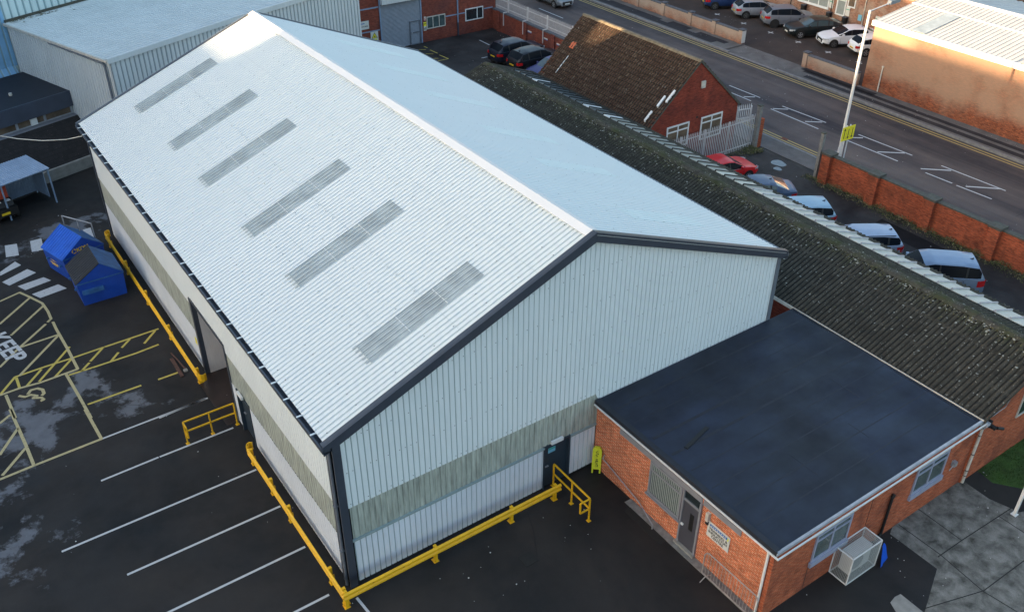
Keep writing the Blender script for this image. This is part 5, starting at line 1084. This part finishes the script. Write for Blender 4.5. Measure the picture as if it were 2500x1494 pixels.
# ============================================================ CARS
TYPES = {  # (x from centre, top z) profiles; cowl, windscreen top, roof end, tail-glass base, belt front/back
 'hatch':  dict(L=4.3, W=1.8, H=1.47, top=[(2.15,.50),(2.12,.66),(1.98,.78),(1.6,.88),(1.05,.98),(.28,1.40),(-.1,1.46),(-.8,1.46),(-1.5,1.40),(-2.0,1.02),(-2.1,.86),(-2.15,.5)], cowl=1.05, wt=.28, re=-1.5, tb=-2.0, belt=(.90,1.0)),
 'estate': dict(L=4.7, W=1.84, H=1.47, top=[(2.35,.50),(2.31,.66),(2.15,.78),(1.8,.88),(1.15,.98),(.4,1.38),(.0,1.46),(-1.2,1.46),(-1.95,1.40),(-2.22,1.02),(-2.32,.86),(-2.35,.5)], cowl=1.15, wt=.4, re=-1.95, tb=-2.22, belt=(.90,.98)),
 'sedan':  dict(L=4.5, W=1.8, H=1.44, top=[(2.25,.50),(2.21,.66),(2.05,.76),(1.7,.85),(1.1,.95),(.35,1.36),(-.05,1.43),(-.6,1.42),(-1.0,1.35),(-1.75,1.06),(-2.05,1.02),(-2.22,.95),(-2.25,.5)], cowl=1.1, wt=.35, re=-1.0, tb=-1.72, belt=(.88,.97)),
 'saloon': dict(L=4.75, W=1.86, H=1.46, top=[(2.37,.50),(2.33,.68),(2.15,.80),(1.8,.90),(1.15,1.0),(.35,1.38),(-.1,1.45),(-.8,1.43),(-1.3,1.34),(-2.0,1.10),(-2.25,1.06),(-2.34,.95),(-2.37,.5)], cowl=1.15, wt=.35, re=-1.3, tb=-2.0, belt=(.92,1.0)),
 'suv':    dict(L=4.8, W=1.95, H=1.80, top=[(2.4,.60),(2.37,.86),(2.2,1.00),(1.8,1.08),(1.2,1.16),(.55,1.68),(.1,1.78),(-1.2,1.78),(-1.95,1.72),(-2.25,1.24),(-2.36,1.06),(-2.4,.6)], cowl=1.2, wt=.55, re=-1.95, tb=-2.25, belt=(1.1,1.18)),
 'cross':  dict(L=4.5, W=1.85, H=1.63, top=[(2.25,.55),(2.22,.78),(2.05,.92),(1.7,1.00),(1.15,1.08),(.4,1.54),(.0,1.62),(-1.0,1.61),(-1.7,1.54),(-2.1,1.14),(-2.21,.98),(-2.25,.55)], cowl=1.15, wt=.4, re=-1.7, tb=-2.1, belt=(1.0,1.1)),
 'small':  dict(L=3.95, W=1.74, H=1.43, top=[(1.98,.50),(1.95,.66),(1.8,.78),(1.5,.86),(.95,.96),(.25,1.37),(-.1,1.42),(-.8,1.41),(-1.35,1.34),(-1.78,1.0),(-1.92,.85),(-1.97,.5)], cowl=.95, wt=.25, re=-1.35, tb=-1.78, belt=(.88,.98)),
}
def lerp(tab, x):
    tab = sorted(tab)
    if x <= tab[0][0]: return tab[0][1]
    for (a, b), (c, d) in zip(tab[:-1], tab[1:]):
        if x <= c: return b+(d-b)*(x-a)/(c-a)
    return tab[-1][1]
def car(kind, paintcol, loc, rz, label, metal=.3, glass='car_glass', rimm='rim', rails=False, group=None, pillars=True, roofcol=None, chrome=False, cat='car'):
    D = TYPES[kind]; L, W, H = D['L'], D['W'], D['H']; t = empty('parked_car' if group != 'x' else 'moving_car', (*loc, .012), rz, label, cat, None if group == 'x' else 'cars parked in the yards')
    pm = carpaint('car_paint', paintcol, metal); hl = L/2
    xs = sorted(set([round(v, 3) for v in [hl, hl-.03, hl-.08, hl-.16, hl-.3, hl-.5, -hl, -hl+.03, -hl+.08, -hl+.15, -hl+.28, -hl+.45] + [q[0] for q in D['top']] + [D['cowl'], D['wt'], D['re'], D['tb']] + [D['cowl']-.3*(k) for k in range(1, int((D['cowl']+hl)/.3))]]), reverse=True)
    xs = [x for i, x in enumerate(xs) if i == 0 or xs[i-1]-x > .012]
    def hw(x):
        e_ = max(0, (abs(x)-(hl-.65))/.65); return W/2*(1-.20*e_**2.4-.02*e_)
    def beltz(x): return D['belt'][1]+(D['belt'][0]-D['belt'][1])*(x+hl)/L
    def sect(x):
        w__ = hw(x); tz = lerp(D['top'], x); e_ = max(0, (abs(x)-(hl-.4))/.4); zb = .2+.10*e_; zs = min(beltz(x), tz-.03); zm = min(.62, zs-.04)
        cab = tz > beltz(x)+.06 and D['tb']-.05 <= x <= D['cowl']+.05
        p = [(0, zb), (w__*.86, zb), (w__*.97, zb+.12), (w__, zm), (w__*.985, (zm+zs)/2+.03 if zs > .75 else (zm+zs)/2), (w__*.95, zs)]
        if cab:
            k = min(1, (tz-zs)/(H-D['belt'][0])); wr = w__*(.93-.19*k)
            p += [(w__*.93, zs+.012), (wr, tz-.075*k), (wr*.93, tz-.022*k), (wr*.5, tz+.012), (0, tz+.02)]
        else:
            p += [(w__*.91, zs+(tz-zs)*.35), (w__*.83, zs+(tz-zs)*.75), (w__*.7, tz-.004), (w__*.38, tz+.012), (0, tz+.018)]
        return p
    S = [sect(x) for x in xs]; n = len(S[0])
    vs = []; 
    for x, p in zip(xs, S):
        for (y, z) in p: vs.append((x, y, z))
    nv = len(vs); 
    for x, p in zip(xs, S):
        for (y, z) in p: vs.append((x, -y, z))
    body = MB(); body.v = vs; gl = {'side_window': [], 'windscreen': [], 'rear_window': []}
    bp = D['cowl']-(D['cowl']-D['re'])*.43; cp = D['cowl']-(D['cowl']-D['re'])*.83
    for i in range(len(xs)-1):
        xm = (xs[i]+xs[i+1])/2
        for s_ in (0, 1):
            o_ = s_*nv
            for j in range(n-1):
                q = [o_+i*n+j, o_+i*n+j+1, o_+(i+1)*n+j+1, o_+(i+1)*n+j]
                if s_ == 0: q = q[::-1]
                g = None
                cabi = S[i][7][1]-S[i][5][1] > .02 and S[i+1][7][1]-S[i+1][5][1] > .02
                if j == 6 and D['tb'] < xm < D['cowl'] and (D['re']-.05 < xm or kind != 'sedan') and xm > D['re']-.12: g = 'side_window'
                if j >= 8 and D['wt'] < xm < D['cowl']: g = 'windscreen'
                if j >= 8 and D['tb'] < xm < D['re']: g = 'rear_window'
                if g: gl[g].append((q, s_))
                else: body.f.append(q); body.m.append(1 if j in (0, 1) else 0)
    for i, rv in ((0, False), (len(xs)-1, True)):
        q = [i*n+j for j in range(n)]+[nv+i*n+j for j in range(n-2, 0, -1)]
        body.f.append(q if not rv else q[::-1]); body.m.append(0)
    b_o = body.build('body', [pm, 'black'], t, True)
    def gmesh(faces, name):
        m2 = MB(); mp = {}
        for q, _ in faces:
            f_ = []
            for k in q:
                if k not in mp: mp[k] = len(m2.v); m2.v.append(vs[k])
                f_.append(mp[k])
            m2.f.append(f_); m2.m.append(0)
        if m2.f: return m2.build(name, glass, t, True)
    gmesh(gl['windscreen'], 'windscreen'); gmesh(gl['rear_window'], 'rear_window')
    for s_ in (0, 1): gmesh([f_ for f_ in gl['side_window'] if f_[1] == s_], 'side_window')
    # pillars
    mb = MB()
    for xp, wd_ in ((bp, .07), (cp, .09)):
        p0 = sect(xp)
        for s_ in (1, -1): mb = MB(); mb.bar((xp, s_*(p0[6][0]+.004), p0[6][1]), (xp-.03, s_*(p0[7][0]+.004), p0[7][1]), .012, wd_, upv=(1, 0, 0)); mb.build('door_pillar', pm if not pillars else 'black', t)
    if chrome or rails:
        mb = MB()
        for s_ in (1, -1):
            if rails: 
                a, b = sect(D['wt']-.1), sect(D['re']+.15); mb.bar((D['wt']-.1, s_*a[8][0], a[8][1]+.04), (D['re']+.15, s_*b[8][0], b[8][1]+.04), .035, .03)
            if chrome:
                a, b = sect(D['cowl']-.15), sect(D['re']); mb.bar((D['cowl']-.15, s_*(a[5][0]+.005), a[5][1]), (D['re'], s_*(b[5][0]+.005), b[5][1]), .015, .025)
        mb.build('roof_rails' if rails else 'window_trim', 'rim' if not rails or chrome else 'black', t)
    # wheels
    wr = .345 if kind in ('suv', 'cross') else .32; xa, xb2 = hl-.86, -hl+.84
    for xw in (xa, xb2):
        for s_ in (1, -1):
            yw_ = W/2
            mb = MB(); mb.cyl((xw, s_*(yw_-.32), wr+.02), (xw, s_*(yw_+.003), wr+.02), wr+.065, n=22); mb.build('wheel_arch', 'black', t)
            mb = MB(); mb.cyl((xw, s_*(yw_-.24), wr), (xw, s_*(yw_+.012), wr), wr, wr*.985, n=24); wl = mb.build('wheel', 'tyre', t, True)
            mb = MB()
            mb.cyl((xw, s_*(yw_+.008), wr), (xw, s_*(yw_+.016), wr), wr*.22, n=12)
            for k in range(5):
                a = k*1.2566+.3; c, d_ = math.cos(a), math.sin(a); q = [(xw+c*r1-d_*w2, s_*(yw_+.0165), wr+d_*r1+c*w2) for r1, w2 in ((wr*.12, -.035), (wr*.66, -.055), (wr*.66, .055), (wr*.12, .035))]
                mb.prism(q, (0, -s_*.01, 0))
            for k in range(20):
                a, b = k*.31416, (k+1)*.31416; mb.prism([(xw+math.cos(u_)*r1, s_*(yw_+.0165), wr+math.sin(u_)*r1) for u_, r1 in ((a, wr*.62), (b, wr*.62), (b, wr*.70), (a, wr*.70))], (0, -s_*.01, 0))
            mb.build('rim', rimm, wl)
    # lights, plates, mirrors, bumper strips
    def endpatch(name, mat, end, y0, y1, z0, z1, wrap=.0):
        for s_ in (1, -1):
            mb = MB(); xe = hl if end > 0 else -hl; sg_ = 1 if end > 0 else -1
            # follow the curved corner
            cols = [y0+(y1-y0)*k/5 for k in range(6)]; pts_ = []
            for y in cols:
                x = hl-.01
                while x > hl-.7 and hw(x) < y+.004: x -= .01
                pts_.append((sg_*(x+.012), s_*y))
            i0 = 0
            for (a, b) in zip(pts_[:-1], pts_[1:]):
                mb.prism([(a[0], a[1], z0), (b[0], b[1], z0+.01), (b[0]-.012*sg_, b[1], z1), (a[0]-.012*sg_, a[1], z1-.01)], (-.03*sg_, 0, 0))
            mb.build(name, mat, t)
    zl = beltz(0)-.12
    if kind in ('estate', 'suv'): endpatch('tail_lamp', 'lamp_red', -1, W/2*.70, W/2*.97, zl-.28, zl+.06)
    else: endpatch('tail_lamp', 'lamp_red', -1, W/2*.62, W/2*.96, zl-.16, zl+.05)
    endpatch('headlamp', 'lamp_clear', 1, W/2*.58, W/2*.95, zl-.24, zl-.08)
    mb = MB(); mb.box((hl-.02, -.5, .36), (hl+.012, .5, zl-.2)); mb.build('grille', 'black', t)
    mb = MB(); mb.box((hl+.013, -.26, .4), (hl+.02, .26, .51)); mb.build('number_plate', 'sign_white', t)
    mb = MB(); mb.box((-hl-.02, -.26, zl-.3), (-hl-.004, .26, zl-.19)); np_ = mb.build('number_plate', 'plate_yellow', t)
    mb = MB()
    for k in range(7):
        if k != 4: mb.box((-hl-.023, -.21+k*.06, zl-.275), (-hl-.0205, -.175+k*.06, zl-.215))
    mb.build('plate_marks', 'ink', np_)
    pc = sect(D['cowl']-.28)
    for s_ in (1, -1):
        mb = MB(); mb.box((D['cowl']-.38, s_*(pc[6][0]+.02), pc[5][1]+.02), (D['cowl']-.24, s_*(pc[6][0]+.20), pc[5][1]+.15)); mb.build('mirror', pm, t)
    mb = MB(); mb.box((-hl-.006, -W*.36, .28), (-hl+.1, W*.36, .42)); mb.build('bumper_strip', 'black', t)
    mb = MB()
    for s_ in (1, -1): mb.box((xa-.55, s_*(W/2-.02), .2), (xb2+.5, s_*(W/2+.004), .27))
    for xd in (D['cowl']-.15, bp, cp+.1):
        for s_ in (1, -1): mb.box((xd-.005, s_*(W/2*.97), .26), (xd+.005, s_*(W/2+.002), beltz(xd)-.12))
    mb.build('door_gaps', 'black', t)
    ax = sect(D['re']+.25); mb = MB(); mb.prism([(D['re']+.3, -.02, ax[10][1]), (D['re']+.12, -.02, ax[10][1]), (D['re']+.12, -.02, ax[10][1]+.06)], (0, .04, 0)); mb.build('aerial', 'black', t)
    return t
GP = R(180)
car('hatch', (.62, .004, .008), (31.72, 14.6), R(-8), 'bright red hatchback nearest the palisade fence', 0, 'car_glass', chrome=True)
car('sedan', (.055, .085, .15), (31.2, 11.55), R(-32)+GP, 'dark blue saloon between the red and pale blue cars', .1, 'car_glass_pale')
car('estate', (.27, .40, .50), (30.68, 8.5), R(-30)+GP, 'pale blue estate car in the middle of the yard row', .3)
car('estate', (.30, .36, .47), (31.02, 4.55), R(-33)+GP, 'silver estate with black rear spoiler in the yard row', .4, rails=True)
car('suv', (.20, .27, .38), (31.45, .45), R(-43)+GP, 'large silver off-roader nearest the right end of the yard', .5)
car('cross', (.012, .015, .03), (33.85, 38.95), R(0), 'black car furthest left with its tail to the yard', .3, 'car_glass')
car('cross', (.008, .009, .014), (33.95, 36.55), R(1), 'black crossover between the other black car and the purple car', .3, 'car_glass')
car('hatch', (.035, .035, .14), (33.8, 34.1), GP, 'dark purple car half hidden behind the brown tiled roof', .3, 'car_glass_pale')
car('hatch', (.26, .28, .30), (45.5, 49.6), R(-92), 'grey hatchback driving on the road at the top edge', .5, group='x')
PQ = R(-28)
car('hatch', (.015, .04, .13), (57.95, 39.9), PQ, 'dark blue hatchback at the far left of the opposite row', .3, rimm='rim_dark')
car('hatch', (.30, .32, .36), (58.2, 36.35), PQ, 'pale silver hatchback second in the opposite row', .4, rimm='rim_dark')
car('cross', (.20, .215, .25), (58.45, 33.05), PQ-R(3), 'grey crossover with black wheels in the opposite row', .4, rimm='tyre')
car('saloon', (.010, .016, .018), (58.1, 29.95), GP+PQ+R(2), 'black saloon facing the road in the opposite row', .4, 'car_glass_pale')
car('saloon', (.62, .64, .68), (58.5, 26.75), GP+PQ, 'white car facing the road beside the black saloon', 0, rimm='rim_dark')
car('small', (.68, .69, .70), (58.5, 24.1), PQ+R(3), 'small white hatchback partly hidden behind the lamp column', 0)

# ============================================================ tall unseen block added to the west, stepped in height to shade the yard
nb = empty('western_shade_block', (-85, 0, 0), label='tall unseen block added far west to shade the yard', cat='building')
mb = MB(); mb.box((-30, -140, 0), (0, 43, 25.7)); mb.box((-30, 43, 0), (0, 120, 23.8)); mb.build('wall', 'brick_red', nb)
